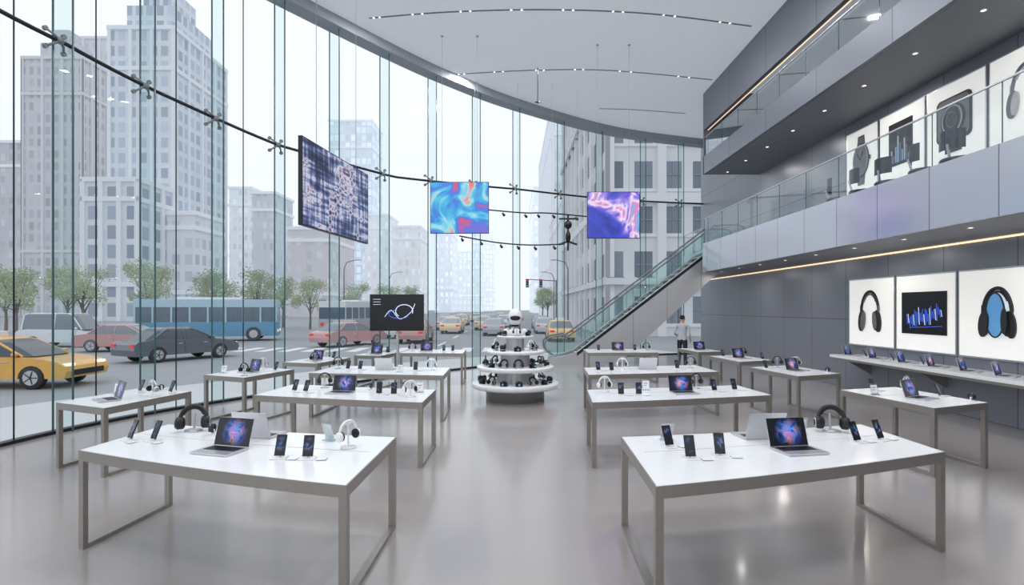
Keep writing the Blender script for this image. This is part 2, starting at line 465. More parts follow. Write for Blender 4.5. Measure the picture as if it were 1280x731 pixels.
balustrade('glass_balustrade', BX+0.01, -5, BY, 4.2, 5.03, GLASSRAIL, 1.25)
balustrade('glass_balustrade', BX+0.01, -5, BY-0.1, 7.15, 7.78, GLASSUP, 1.25)
balustrade('glass_balustrade', 7.27, 21.3, 23.6, 4.2, 5.03, GLASSRAIL, 1.2)

dl = MB()
for k in range(11):
    y = 4.2+k*1.45
    for x, z in ((7.0, 3.226), (7.2, 6.546)):
        dl.rev([(0.0, -0.004), (0.035, -0.004)], (x, y, z), LAMP, 14)
        dl.rev([(0.035, -0.006), (0.055, -0.006), (0.055, 0.0)], (x, y, z), STEEL2, 14)
dl.obj('soffit_downlights')
ct = MB()
def track(pts, zz=CH):
    L = catmull(pts, 10)
    for (p, q) in zip(L, L[1:]):
        ct.extr([(p[0], p[1]-0.03, zz-0.006), (q[0], q[1]-0.03, zz-0.006), (q[0], q[1]+0.03, zz-0.006), (p[0], p[1]+0.03, zz-0.006)], (0, 0, 0.004), TRACKM)
    return L
T1 = track([(-3.6, 14.1), (-1.5, 13.8), (1.0, 13.7), (3.5, 13.9), (6.2, 14.5)])
T2 = track([(-1.8, 17.5), (0.5, 17.2), (3.0, 17.2), (6.4, 17.9)])
T3 = track([(3.2, 20.5), (4.5, 20.6), (6.5, 21.0)])
T4 = track([(-5.5, 8.5), (-2, 8.0), (2, 8.0), (6.2, 8.6)])  # out-of-view track, added to carry fill lamps for the room
T5 = track([(-5.2, 2.5), (-2, 2.0), (2, 2.0), (6.2, 2.6)])  # likewise unseen and added, for fill
def arealamp(loc, W, r=0.14, col=(0.98, 0.985, 1.0)):
    L = bpy.data.lights.new('ceiling_spot_and_fill', 'AREA'); L.shape = 'DISK'; L.size = r*2; L.energy = W; L.color = col
    o = bpy.data.objects.new('ceiling_spot_and_fill', L); COL.objects.link(o); o.location = loc
for L, idx, W in ((T1, (4, 14, 24, 32), 62), (T2, (3, 12, 22), 52), (T4, (4, 12, 20, 25), 84), (T5, (4, 12, 20, 25), 84)):  # the last two runs are unseen fill lamps, added to brighten the interior
    for i in idx:
        arealamp((L[i][0], L[i][1], CH-0.02), W, 0.10)
for L in (T1, T2):
    for i in range(1, len(L)-1):
        if i % 5 in (1, 2): ct.rev([(0, -0.010), (0.025, -0.010), (0.03, 0)], (L[i][0], L[i][1], CH), LAMP, 10)
ct.obj('ceiling_track_lights')
for y in (5, 8.5, 12, 15.5, 18.3):
    arealamp((7.5, y, 3.21), 10, 0.08, (1, 0.95, 0.88))
    arealamp((7.5, y, 6.53), 12, 0.08, (1, 0.97, 0.93))

# ------------------------------------------------------------------ wall lightboxes
def ring_pts(cy, cz, ry, rz, x, a0=0, a1=2*math.pi, n=24, rot=0):
    o = []
    for k in range(n+1):
        a = a0+(a1-a0)*k/n
        u = ry*math.cos(a); v = rz*math.sin(a)
        o.append((x, cy+u*math.cos(rot)-v*math.sin(rot), cz+u*math.sin(rot)+v*math.cos(rot)))
    return o
def disc(m, cy, cz, ry, rz, x, mat, rot=0, th=0.012):
    P = ring_pts(cy, cz, ry, rz, x, n=28, rot=rot)[:-1]
    m.extr(P, (-th, 0, 0), mat)
def hp_print(m, cy, cz, s, x, band, cup, inner):
    m.tube(ring_pts(cy, cz+0.0*s, 0.27*s, 0.42*s, x, math.radians(5), math.radians(175), 20), 0.032*s, band, 8)
    m.tube(ring_pts(cy, cz+0.0*s, 0.235*s, 0.365*s, x-0.004, math.radians(35), math.radians(145), 20), 0.018*s, inner, 8)
    for k in (-1, 1):
        disc(m, cy+k*0.25*s, cz-0.17*s, 0.10*s, 0.22*s, x, cup, rot=k*0.12, th=0.03)
        disc(m, cy+k*0.185*s, cz-0.17*s, 0.065*s, 0.19*s, x-0.015, inner, rot=k*0.12, th=0.03)
        m.tube([(x-0.01, cy+k*0.275*s, cz+0.02*s), (x-0.01, cy+k*0.275*s, cz+0.14*s)], 0.022*s, inner, 8)
def lightbox(y0, y1, z0, z1, kind):
    m = MB(); x = WX
    m.box(x-0.05, x-0.001, y0+0.02, y1-0.02, z0, z1, SILVER)
    m.face([(x-0.052, y1-0.05, z0+0.03), (x-0.052, y0+0.05, z0+0.03), (x-0.052, y0+0.05, z1-0.03), (x-0.052, y1-0.05, z1-0.03)], LIGHTBOX)
    cy = (y0+y1)/2; cz = (z0+z1)/2; px = x-0.056; w = y1-y0; h = z1-z0
    if kind == 'hp': hp_print(m, cy, cz, h*0.72, px, PRINTD, PRINTD, PRINTG)
    if kind == 'hpb':
        hp_print(m, cy, cz, h*0.66, px, PRINTD, PRINTD, PRINTD)
        disc(m, cy, cz-0.02, h*0.12, h*0.24, px-0.03, BLUEP, th=0.012)
        for k in (-1, 1): disc(m, cy+k*h*0.12, cz-0.12, h*0.04, h*0.14, px-0.055, PRINTD, th=0.01)
        m.tube(ring_pts(cy, cz-0.02, h*0.12, h*0.24, px-0.045), 0.014, PRINTD, 6)
    if kind == 'scr':
        m.box(px-0.02, px+0.003, cy-w*0.36, cy+w*0.36, cz-h*0.27, cz+h*0.27, DARKSCR)
        random.seed(4)
        for k in range(26):
            yy = cy-w*0.30+k*w*0.022
            zc = cz+h*0.02*math.sin(k*0.5)-h*0.004*k
            m.tube([(px-0.024, yy, zc-h*(0.02+0.09*random.random())), (px-0.024, yy+w*0.015, zc+h*(0.03+0.10*random.random()))], 0.006, STROKEB if k % 4 else STROKE, 5)
        m.tube([(px-0.024, cy-w*0.30, cz-h*0.16), (px-0.024, cy+w*0.2, cz-h*0.19)], 0.005, STROKEB, 5)
    # upper level artwork: centred in the part seen above the parapet
    if kind == 'watch':
        for s in (-1, 1):
            m.extr([(px, cy-h*0.10, cz+s*h*0.20), (px, cy+h*0.10, cz+s*h*0.20), (px, cy+h*0.075, cz+s*h*0.38), (px, cy-h*0.075, cz+s*h*0.38)], (-0.012, 0, 0), PRINTG)
        disc(m, cy, cz, h*0.20, h*0.26, px-0.01, PRINTD); disc(m, cy, cz, h*0.16, h*0.215, px-0.022, PRINTG, th=0.006)
        for k in (0, 1): m.tube([(px-0.03, cy, cz), (px-0.03, cy+h*0.11*math.cos(0.8+k*1.4), cz+h*0.16*math.sin(0.8+k*1.4))], 0.010, PRINTD, 5)
        m.tube(ring_pts(cy, cz, h*0.175, h*0.235, px-0.026), 0.010, PRINTL, 6)
        m.cbox((px-0.02, cy-h*0.215, cz), (0.03, h*0.03, h*0.06), PRINTD)
    if kind == 'pic':
        m.box(px-0.01, px+0.003, cy-w*0.25, cy+w*0.25, cz-h*0.28, cz+h*0.32, PRINTD)
        for k in range(9):
            yy = cy-w*0.2+k*w*0.046; hh = (0.08, 0.2, 0.3, 0.16, 0.26, 0.36, 0.22, 0.1, 0.18)[k]
            m.box(px-0.016, px-0.008, yy, yy+w*0.026, cz-h*0.24, cz-h*0.24+h*hh, (BLUEP, PRINTG, PRINTL)[k % 3])
    if kind == 'lens':
        P = []
        for sy, sz in ((1, 1), (-1, 1), (-1, -1), (1, -1)):
            for k in range(5):
                a = {(1, 1): 0, (-1, 1): 90, (-1, -1): 180, (1, -1): 270}[(sy, sz)]+k*22.5
                P.append((px, cy+sy*h*0.20+h*0.07*math.cos(math.radians(a)), cz+h*0.04+sz*h*0.20+h*0.07*math.sin(math.radians(a))))
        m.extr(P, (-0.02, 0, 0), PRINTD)
        m.extr([(a, cy+(b_-cy)*0.9, cz+h*0.04+(c-cz-h*0.04)*0.9) for a, b_, c in [(px-0.022, p[1], p[2]) for p in P]], (-0.004, 0, 0), PRINTG)
        disc(m, cy, cz+h*0.02, h*0.18, h*0.2, px-0.03, PRINTD, th=0.012)
        m.tube(ring_pts(cy, cz+h*0.02, h*0.15, h*0.17, px-0.045), 0.014, PRINTL, 6); m.tube(ring_pts(cy, cz+h*0.02, h*0.08, h*0.09, px-0.045), 0.012, PRINTG, 6)
        m.box(px-0.02, px+0.003, cy-w*0.12, cy+w*0.14, cz-h*0.37, cz-h*0.31, PRINTD)
    if kind == 'ear': hp_print(m, cy, cz+h*0.02, h*0.66, px, PRINTG, PRINTG, PRINTL)
    m.obj('wall_lightbox')
LY = [(12.2, 13.9), (10.5, 12.2), (8.75, 10.5), (7.0, 8.75)]
for (a, b), k in zip(LY, ('hp', 'scr', 'hpb', 'hp')): lightbox(a, b, 1.10, 2.70, k)
UY = [(12.75, 14.0), (11.3, 12.75), (9.83, 11.3), (8.3, 9.83), (6.8, 8.3)]
for (a, b), k in zip(UY, ('watch', 'pic', 'lens', 'ear', 'watch')): lightbox(a, b, 4.75, 6.3, k)

mb = MB(); mb.box(7.6, WX-0.002, 3.0, 13.4, 0.84, 0.9, TOPW); mb.box(7.63, WX-0.002, 3.02, 13.37, 0.79, 0.84, STEEL)
for y in (3.6, 6.0, 8.4, 10.8, 13.1): mb.extr([(WX-0.002, y, 0.79), (7.8, y, 0.79), (WX-0.002, y, 0.45)], (0, 0.03, 0), STEEL)
mb.obj('wall_counter')

# ------------------------------------------------------------------ products
def m_laptop():
    m = MB()
    m.box(-0.17, 0.17, -0.12, 0.12, 0.002, 0.016, SILVER)
    m.box(-0.145, 0.145, -0.02, 0.095, 0.016, 0.0175, KEYB)
    for r in range(4):
        for c in range(12):
            m.box(-0.14+c*0.0235, -0.12+c*0.0235, -0.015+r*0.027, 0.007+r*0.027, 0.0175, 0.0187, BLACK)
    m.box(-0.05, 0.05, -0.105, -0.035, 0.016, 0.0166, STEEL2)
    m.T = Matrix.Translation((0, 0.115, 0.016)) @ Matrix.Rotation(math.radians(-16), 4, 'X')
    m.box(-0.17, 0.17, 0, 0.007, 0, 0.225, SILVER)
    m.box(-0.168, 0.168, -0.001, 0.0, 0.004, 0.223, BLACK)
    m.face([(-0.163, -0.0016, 0.009), (0.163, -0.0016, 0.009), (0.163, -0.0016, 0.218), (-0.163, -0.0016, 0.218)], NEB, uv=[(0, 0), (1.5, 0), (1.5, 1), (0, 1)])
    m.T = None
    return m.data('laptop')
def m_phone():
    m = MB()
    m.box(-0.055, 0.055, -0.05, 0.05, 0, 0.006, WHITEP)
    m.tube([(0, 0.02, 0.006), (0, 0.035, 0.07)], 0.008, SILVER, 10)
    m.box(0.07, 0.15, -0.06, 0.01, 0, 0.004, ACRYL); m.box(0.075, 0.145, -0.055, 0.005, 0.004, 0.006, WHITEP)
    m.T = Matrix.Translation((0, 0, 0.02)) @ Matrix.Rotation(math.radians(-22), 4, 'X')
    m.box(-0.038, 0.038, 0, 0.008, 0, 0.155, BLACK)
    m.box(-0.039, 0.039, 0.002, 0.006, -0.001, 0.156, DARKM)
    m.face([(-0.034, -0.001, 0.005), (0.034, -0.001, 0.005), (0.034, -0.001, 0.15), (-0.034, -0.001, 0.15)], PHONES, uv=[(0, 0), (0.6, 0), (0.6, 1), (0, 1)])
    m.box(-0.034, -0.008, 0.008, 0.011, 0.115, 0.15, KEYB)
    m.T = None
    return m.data('smartphone_on_stand')
def m_headphones(col, white=False):
    m = MB()
    m.rev([(0, 0), (0.06, 0), (0.06, 0.012), (0, 0.014)], (0, 0, 0), WHITEP if white else SILVER, 24)
    m.tube([(0, 0.0, 0.01), (0, 0.0, 0.2)], 0.008, WHITEP if white else SILVER, 10)
    m.tube([(-0.03, 0, 0.2), (0.03, 0, 0.2)], 0.012, WHITEP if white else SILVER, 10)
    P = [(0.088*math.cos(a), 0, 0.13+0.088*math.sin(a)) for a in [math.radians(-8+196*k/20) for k in range(21)]]
    m.tube(P, [0.008]+[0.011]*19+[0.008], col, 8)
    for k in (-1, 1):
        m.rev([(0, k*0.024), (0.03, k*0.022), (0.038, k*0.012), (0.038, -k*0.004), (0.03, -k*0.008)], (k*0.088, 0, 0.105), col, 20, 'X')
        m.rev([(0.018, k*-0.012), (0.03, k*-0.026), (0.038, k*-0.018), (0.038, k*-0.004)], (k*0.088, 0, 0.105), RUBBER, 20, 'X')
        m.rev([(0, k*-0.008), (0.026, k*-0.012)], (k*0.088, 0, 0.105), RUBBER, 20, 'X')
    return m.data('headphones_on_stand')
def m_watch():
    m = MB()
    m.box(-0.04, 0.04, -0.04, 0.04, 0, 0.008, WHITEP)
    m.tube([(0, 0.01, 0.005), (0, 0.01, 0.05)], 0.014, WHITEP, 12)
    P = [(0, 0.01+0.032*math.cos(a), 0.06+0.036*math.sin(a)) for a in [2*math.pi*k/20 for k in range(20)]]
    for dx in (-0.008, 0, 0.008): m.tube([(dx, p[1], p[2]) for p in P], 0.0045, BLACK, 6, closed=True)
    m.box(-0.02, 0.02, -0.034, -0.02, 0.035, 0.085, DARKM)
    m.face([(-0.016, -0.035, 0.04), (0.016, -0.035, 0.04), (0.016, -0.035, 0.08), (-0.016, -0.035, 0.08)], PHONES, uv=[(0, 0), (1, 0), (1, 1), (0, 1)])
    return m.data('smartwatch_on_stand')
def m_sign():
    m = MB()
    m.box(-0.06, 0.06, -0.03, 0.04, 0, 0.006, ACRYL)
    m.T = Matrix.Translation((0, 0, 0.006)) @ Matrix.Rotation(math.radians(-18), 4, 'X')
    m.box(-0.055, 0.055, 0, 0.005, 0, 0.15, ACRYL); m.box(-0.045, 0.045, -0.002, 0, 0.02, 0.13, WHITEP)
    m.box(-0.03, 0.03, -0.003, -0.002, 0.09, 0.1, PRINTG); m.box(-0.03, 0.01, -0.003, -0.002, 0.06, 0.068, PRINTG)
    m.T = None
    return m.data('acrylic_info_sign')
def m_bigheadset():
    # large over-ear headset leaning on a low silver cradle, cups resting near the table
    m = MB()
    m.rev([(0, 0), (0.06, 0), (0.06, 0.01), (0, 0.012)], (0, 0.03, 0), SILVER, 20)
    m.tube([(0, 0.05, 0.008), (0, 0.07, 0.12)], 0.008, SILVER, 8)
    m.T = Matrix.Translation((0, 0, 0.045)) @ Matrix.Rotation(math.radians(-24), 4, 'X')
    P = [(0.082*math.cos(a), 0, 0.05+0.09*math.sin(a)) for a in [math.radians(-8+196*k/22) for k in range(23)]]
    m.tube(P, [0.010]+[0.014]*21+[0.010], BLACK, 8)
    P = [(0.068*math.cos(a), 0, 0.05+0.074*math.sin(a)) for a in [math.radians(20+140*k/22) for k in range(23)]]
    m.tube(P, 0.008, DARKM, 8)
    for k in (-1, 1):
        m.rev([(0, k*0.026), (0.034, k*0.024), (0.045, k*0.010), (0.044, k*-0.008), (0.034, k*-0.012)], (k*0.085, 0, 0.02), BLACK, 22, 'X')
        m.rev([(0.020, k*-0.012), (0.032, k*-0.032), (0.042, k*-0.024), (0.044, k*-0.008)], (k*0.085, 0, 0.02), RUBBER, 22, 'X')
        m.rev([(0.024, k*0.0275), (0.032, k*0.0275), (0.032, k*0.02)], (k*0.085, 0, 0.02), SILVER, 22, 'X')
    m.T = None
    return m.data('over_ear_headset')
def m_speaker():
    m = MB()
    m.rev([(0, 0), (0.05, 0.0), (0.06, 0.02), (0.06, 0.10), (0.045, 0.13), (0, 0.135)], (0, 0, 0), BLACK, 20)
    m.rev([(0.061, 0.03), (0.062, 0.035), (0.061, 0.04)], (0, 0, 0), SILVER, 20)
    return m.data('smart_speaker')
def m_camera():
    m = MB()
    m.box(-0.07, 0.07, -0.025, 0.025, 0.0, 0.085, BLACK); m.box(-0.025, 0.025, -0.02, 0.02, 0.085, 0.105, BLACK)
    m.rev([(0, -0.085), (0.025, -0.085), (0.035, -0.08), (0.036, -0.03), (0.04, -0.025)], (0, 0, 0.042), DARKM, 20, 'Y')
    m.rev([(0.0, -0.087), (0.02, -0.087)], (0, 0, 0.042), BLUEP, 20, 'Y')
    return m.data('camera_body')
ME = dict(laptop=m_laptop(), phone=m_phone(), hpb=m_headphones(BLACK), hpw=m_headphones(WHITEP, True), hps=m_headphones(SILVER, True), watch=m_watch(), sign=m_sign(), big=m_bigheadset(), spk=m_speaker(), cam=m_camera())
NM = dict(laptop='laptop', phone='smartphone_on_stand', hpb='headphones_on_stand', hpw='headphones_on_stand', hps='headphones_on_stand', watch='smartwatch_on_stand', sign='acrylic_info_sign', big='over_ear_headset', spk='smart_speaker', cam='camera')
def put(k, x, y, z, deg=0.0, sc=1.0):
    return inst(NM[k], ME[k], (x, y, z), math.radians(deg), sc)

# ------------------------------------------------------------------ tables
TZ = 0.82
def table(FL, FR, BR, BL, bow=0.0):
    FL, FR, BR, BL = map(Vector, (FL, FR, BR, BL))
    Ls = ((FR-FL).length+(BR-BL).length)/2; Lt = ((BL-FL).length+(BR-FR).length)/2
    fd = (FL-BL).normalized()
    def P(s, t): return (FL.lerp(FR, s)).lerp(BL.lerp(BR, s), t)+fd*bow*4*s*(1-s)
    def quad(s0, s1, t0, t1, n=1):
        if bow and s1-s0 > 0.5: n = 10
        fr = [tuple(P(s0+(s1-s0)*k/n, t0)) for k in range(n+1)]
        bk = [tuple(P(s1-(s1-s0)*k/n, t1)) for k in range(n+1)]
        return fr+bk
    m = MB()
    a = 0.06/Ls; b = 0.06/Lt
    ea = 0.010/Ls; eb = 0.010/Lt
    m.prism(quad(ea, 1-ea, eb, 1-eb), 0.80, TZ, TOPW)
    for q in (quad(0, 1, 0, b), quad(0, 1, 1-b, 1), quad(0, a, b, 1-b), quad(1-a, 1, b, 1-b)):
        m.prism(q, 0.735, 0.80, STEEL)
    for q in (quad(0, 1, 0, eb), quad(0, 1, 1-eb, 1), quad(0, ea, eb, 1-eb), quad(1-ea, 1, eb, 1-eb)):
        m.prism(q, 0.80, TZ-0.001, STEEL)
    for s0 in (0, 1-a):
        for t0 in (0, 1-b):
            m.prism(quad(s0, s0+a, t0, t0+b), 0.03, 0.735, STEEL)
        m.prism(quad(s0, s0+a, 0, 1), 0.0, 0.035, STEEL)
    m.prism(quad(0.04, 0.96, 0.60, 0.60+0.010/Lt), TZ, TZ+0.0015, PRINTL)
    m.obj('display_table')
    return P
tabs = {}
tabs['T1'] = table((-3.6, 4.65), (-1.1, 3.72), (-1.06, 5.13), (-3.5, 5.7), 0.05)
tabs['T2'] = table((0.95, 3.70), (3.56, 4.6), (3.55, 5.7), (1.0, 5.14), 0.05)
tabs['T3'] = table((-3.5, 7.6), (-1.12, 7.0), (-1.1, 8.1), (-3.4, 8.7), 0.03)
tabs['T4'] = table((1.0, 7.0), (3.53, 7.6), (3.45, 8.6), (1.08, 8.1), 0.03)
tabs['T5'] = table((-3.7, 10.2), (-1.2, 9.8), (-1.22, 11.1), (-3.6, 11.5))
tabs['T6'] = table((1.35, 9.9), (3.85, 10.4), (3.8, 11.6), (1.42, 11.1))
tabs['T7'] = table((-2.95, 14.7), (-1.28, 14.6), (-1.3, 15.9), (-2.9, 16.0))
tabs['T8'] = table((2.0, 14.8), (3.9, 14.9), (3.85, 16.2), (2.05, 16.1))
tabs['T9'] = table((-5.7, 7.0), (-4.81, 6.6), (-4.55, 7.95), (-5.5, 8.3))
tabs['T10'] = table((-5.45, 9.9), (-4.54, 9.5), (-4.2, 10.8), (-5.15, 11.2))
tabs['T11'] = table((-5.0, 12.2), (-4.15, 11.95), (-3.85, 13.35), (-4.7, 13.65))
tabs['T12'] = table((-3.95, 14.0), (-3.25, 13.85), (-3.05, 14.9), (-3.75, 15.05))
tabs['T13'] = table((4.98, 6.6), (5.95, 7.0), (5.75, 8.4), (4.74, 8.1))
tabs['T14'] = table((4.96, 9.7), (5.93, 10.1), (5.75, 11.6), (4.75, 11.2))
tabs['T15'] = table((5.0, 12.3), (5.9, 12.7), (5.75, 14.2), (4.85, 13.8))
tabs['T16'] = table((5.0, 15.0), (5.75, 15.3), (5.6, 16.6), (4.85, 16.4))

Z = TZ+0.001
for k, x, y, r in [('laptop', -2.40, 4.60, -16), ('laptop', -2.32, 5.20, 168), ('phone', -3.42, 5.00, -35), ('phone', -3.19, 4.97, -30), ('big', -3.05, 5.35, 20), ('phone', -1.83, 4.40, 0), ('phone', -1.60, 4.38, 5), ('hpw', -1.38, 4.72, 60), ('sign', -1.62, 5.0, 150), ('watch', -2.78, 5.2, 0),
                   ('laptop', 2.36, 4.60, 10), ('laptop', 2.25, 5.16, 188), ('phone', 1.40, 4.38, 0), ('phone', 1.66, 4.46, -5), ('phone', 1.34, 4.75, 20), ('sign', 1.38, 5.02, 185), ('big', 3.05, 5.33, -15), ('phone', 3.04, 4.92, 20), ('phone', 3.30, 5.0, 25), ('sign', 2.72, 5.3, 170)]:
    put(k, x, y, Z, r, 1.05 if k != 'big' else 1.35)
def items(T, L):
    for k, s, t, r in L:
        p = tabs[T](s, t); put(k, p.x, p.y, Z, r)
items('T3', [('laptop', 0.46, 0.42, -8), ('phone', 0.16, 0.4, -20), ('phone', 0.24, 0.38, -20), ('phone', 0.70, 0.45, 5), ('phone', 0.79, 0.45, 5), ('hpw', 0.9, 0.35, 30), ('hpb', 0.28, 0.8, 40), ('sign', 0.92, 0.72, 0), ('watch', 0.6, 0.8, 0)])
items('T4', [('laptop', 0.55, 0.42, 6), ('phone', 0.18, 0.45, -5), ('phone', 0.28, 0.42, -5), ('phone', 0.75, 0.5, 12), ('phone', 0.88, 0.5, 12), ('hpw', 0.1, 0.75, 20), ('sign', 0.36, 0.8, 0), ('hpb', 0.68, 0.8, 20)])
items('T5', [('laptop', 0.5, 0.6, 176), ('phone', 0.2, 0.5, -12), ('phone', 0.3, 0.5, -12), ('phone', 0.75, 0.5, 0), ('hpw', 0.87, 0.6, 0), ('hpb', 0.1, 0.6, 0), ('sign', 0.65, 0.3, 0)])
items('T6', [('laptop', 0.5, 0.6, 180), ('phone', 0.2, 0.4, 6), ('phone', 0.1, 0.5, 8), ('hpw', 0.3, 0.6, 0), ('phone', 0.75, 0.5, 10), ('hpb', 0.88, 0.6, 0)])
items('T7', [('laptop', 0.35, 0.5, 0), ('phone', 0.65, 0.5, 0), ('phone', 0.8, 0.5, 0), ('hpb', 0.12, 0.5, 0)])
items('T8', [('laptop', 0.5, 0.5, 0), ('phone', 0.2, 0.5, 0), ('phone', 0.75, 0.5, 0), ('hpb', 0.92, 0.5, 0)])
items('T9', [('laptop', 0.5, 0.28, -42), ('sign', 0.15, 0.6, 10), ('phone', 0.3, 0.78, -30), ('phone', 0.8, 0.85, -30), ('hps', 0.85, 0.6, -30), ('watch', 0.58, 0.88, -20)])
items('T10', [('laptop', 0.5, 0.45, -35), ('sign', 0.15, 0.25, 0), ('phone', 0.8, 0.75, -30), ('hps', 0.4, 0.85, -20), ('hpb', 0.8, 0.15, -20)])
items('T11', [('laptop', 0.5, 0.35, -30), ('hpw', 0.3, 0.75, 0), ('phone', 0.7, 0.75, -20), ('hpb', 0.8, 0.12, 0)])
items('T12', [('laptop', 0.5, 0.35, -20), ('hpb', 0.3, 0.8, 0), ('phone', 0.75, 0.78, 0)])
items('T13', [('laptop', 0.45, 0.35, 28), ('sign', 0.12, 0.65, 10), ('phone', 0.85, 0.38, 30), ('hps', 0.75, 0.7, 30), ('phone', 0.4, 0.85, 20), ('watch', 0.9, 0.1, 20)])
items('T14', [('laptop', 0.5, 0.4, 25), ('hps', 0.8, 0.7, 0), ('phone', 0.15, 0.75, 20), ('hpb', 0.48, 0.82, 0), ('watch', 0.85, 0.12, 20)])
items('T15', [('laptop', 0.5, 0.4, 20), ('hpb', 0.8, 0.7, 0), ('phone', 0.3, 0.8, 20), ('phone', 0.85, 0.12, 20)])
items('T16', [('laptop', 0.5, 0.4, 10), ('hpb', 0.75, 0.75, 0), ('phone', 0.25, 0.85, 10)])
for y in (13.0, 12.1, 11.2, 10.4, 9.65, 8.95, 8.3, 7.6): put('laptop', 7.93, y, 0.901, 35)
for y in (12.55, 11.65, 10.8): put('phone', 7.95, y, 0.901, 40)

# ------------------------------------------------------------------ central tiered stand
cx, cy = 0.07, 12.3
m = MB()
m.rev([(0, 0), (0.64, 0), (0.64, 0.25), (0.70, 0.27)], (cx, cy, 0), STEEL2, 48)
def tier(z, r, th=0.07):
    m.rev([(0, z-th), (r-0.03, z-th), (r, z-th*0.6), (r, z-0.01), (r-0.012, z), (0, z)], (cx, cy, 0), TOPW, 56)
tier(0.38, 0.95, 0.11); tier(0.74, 0.84, 0.09); tier(1.08, 0.64, 0.07); tier(1.40, 0.40, 0.05)
for z0, z1, r in ((0.38, 0.65, 0.40), (0.74, 0.99, 0.32), (1.08, 1.35, 0.20)):
    m.rev([(r, z0), (r, z1)], (cx, cy, 0), STEEL2, 40)
m.obj('tiered_display_stand')
m = MB()
m.rev([(0, 0), (0.2, 0), (0.21, 0.05), (0.13, 0.12), (0.06, 0.17), (0.055, 0.24)], (0, 0, 0), WHITEP, 28)
m.ell((0, 0.01, 0.40), (0.16, 0.18, 0.19), WHITEP, 24, 14)
m.ell((0, -0.10, 0.385), (0.115, 0.095, 0.07), BLACK, 20, 10)
m.rev([(0.075, 0), (0.09, 0.02), (0.075, 0.05)], (0, 0, 0.19), BLACK, 24)
for k in (-1, 1):
    m.rev([(0, k*0.035), (0.055, k*0.03), (0.065, 0)], (k*0.15, 0.0, 0.38), SILVER, 20, 'X')
    m.ell((k*0.19, 0, 0.08), (0.08, 0.08, 0.07), WHITEP, 14, 8)
m.obj('robot_bust', (cx, cy, 1.401))
random.seed(3)
def ringitems(n, r, z, kinds, sc=1.2):
    for i in range(n):
        a = -math.pi/2+2*math.pi*i/n+0.1
        k = kinds[i % len(kinds)]
        put(k, cx+r*math.cos(a), cy+r*math.sin(a), z+0.001, math.degrees(a)+90+random.uniform(-8, 8), sc)
ringitems(15, 0.76, 0.38, ['cam', 'big', 'cam', 'spk'], 1.05)
ringitems(13, 0.66, 0.74, ['big', 'cam', 'hpb', 'cam'], 1.05)
ringitems(9, 0.47, 1.08, ['cam', 'hpw', 'big', 'spk', 'cam'], 1.05)
ringitems(7, 0.32, 1.40, ['hpb', 'cam', 'spk', 'cam'], 0.85)

# ------------------------------------------------------------------ suspended screens
def screen(p0, p1, z0, z1, mat, uvw=1.6, cable=True):
    p0 = Vector(p0); p1 = Vector(p1); t = (p1-p0).normalized(); n = Vector((t.y, -t.x))
    m = MB()
    a, b, c, d = p0, p1, p1-n*0.06, p0-n*0.06
    m.prism([tuple(a), tuple(b), tuple(c), tuple(d)], z0, z1, BLACK)
    f = n*0.003; g = 0.015
    A = p0+t*g+f; B = p1-t*g+f
    m.face([(A.x, A.y, z0+g), (B.x, B.y, z0+g), (B.x, B.y, z1-g), (A.x, A.y, z1-g)], mat, uv=[(0, 0), (uvw, 0), (uvw, 1), (0, 1)])
    if cable:
        for s in (0.2, 0.8):
            q = p0.lerp(p1, s)-n*0.03
            m.tube([(q.x, q.y, z1-0.01), (q.x, q.y, CH-0.001)], 0.004, TRACKM, 6)
            m.rev([(0, -0.02), (0.04, -0.02), (0.04, 0)], (q.x, q.y, CH), STEEL2, 12)
    return m, p0, t, n
s, *_ = screen((-3.0, 8.0), (-2.67, 10.4), 3.19, 4.47, ART1, 1.9); s.obj('hanging_screen')
s, *_ = screen((-2.19, 15.0), (-0.62, 15.0), 4.0, 5.38, ART2, 1.15); s.obj('hanging_screen')
s, *_ = screen((2.08, 15.5), (3.54, 15.5), 3.93, 5.22, ART3, 1.15); s.obj('hanging_screen')
s, p0, t, n = screen((-3.3, 13.0), (-2.05, 13.0), 1.47, 2.32, DARKSCR, cable=False)
P = [(-2.5+0.2*math.cos(a), 12.99, 1.93+0.15*math.sin(a)) for a in [math.radians(-20+250*k/20) for k in range(21)]]
s.tube(P, 0.010, STROKE, 6)
P = [(-2.62+0.24*math.cos(a), 12.99, 1.86+0.1*math.sin(a)) for a in [math.radians(100+230*k/20) for k in range(21)]]
s.tube(P, 0.008, STROKEB, 6)
s.tube(catmull([(-2.95, 12.99, 1.8), (-2.8, 12.99, 1.95), (-2.6, 12.99, 1.75), (-2.35, 12.99, 1.9), (-2.25, 12.99, 2.1)], 6), 0.008, STROKE, 6)
for k in range(3): s.box(-3.22, -3.05, 12.985, 12.996, 2.2-k*0.06, 2.208-k*0.06, STROKE)
s.tube([(-2.67, 13.08, 0.02), (-2.67, 13.08, 1.9)], 0.035, STEEL2, 12)
s.box(-3.0, -2.35, 12.85, 13.35, 0, 0.025, STEEL2)
s.obj('screen_on_stand')

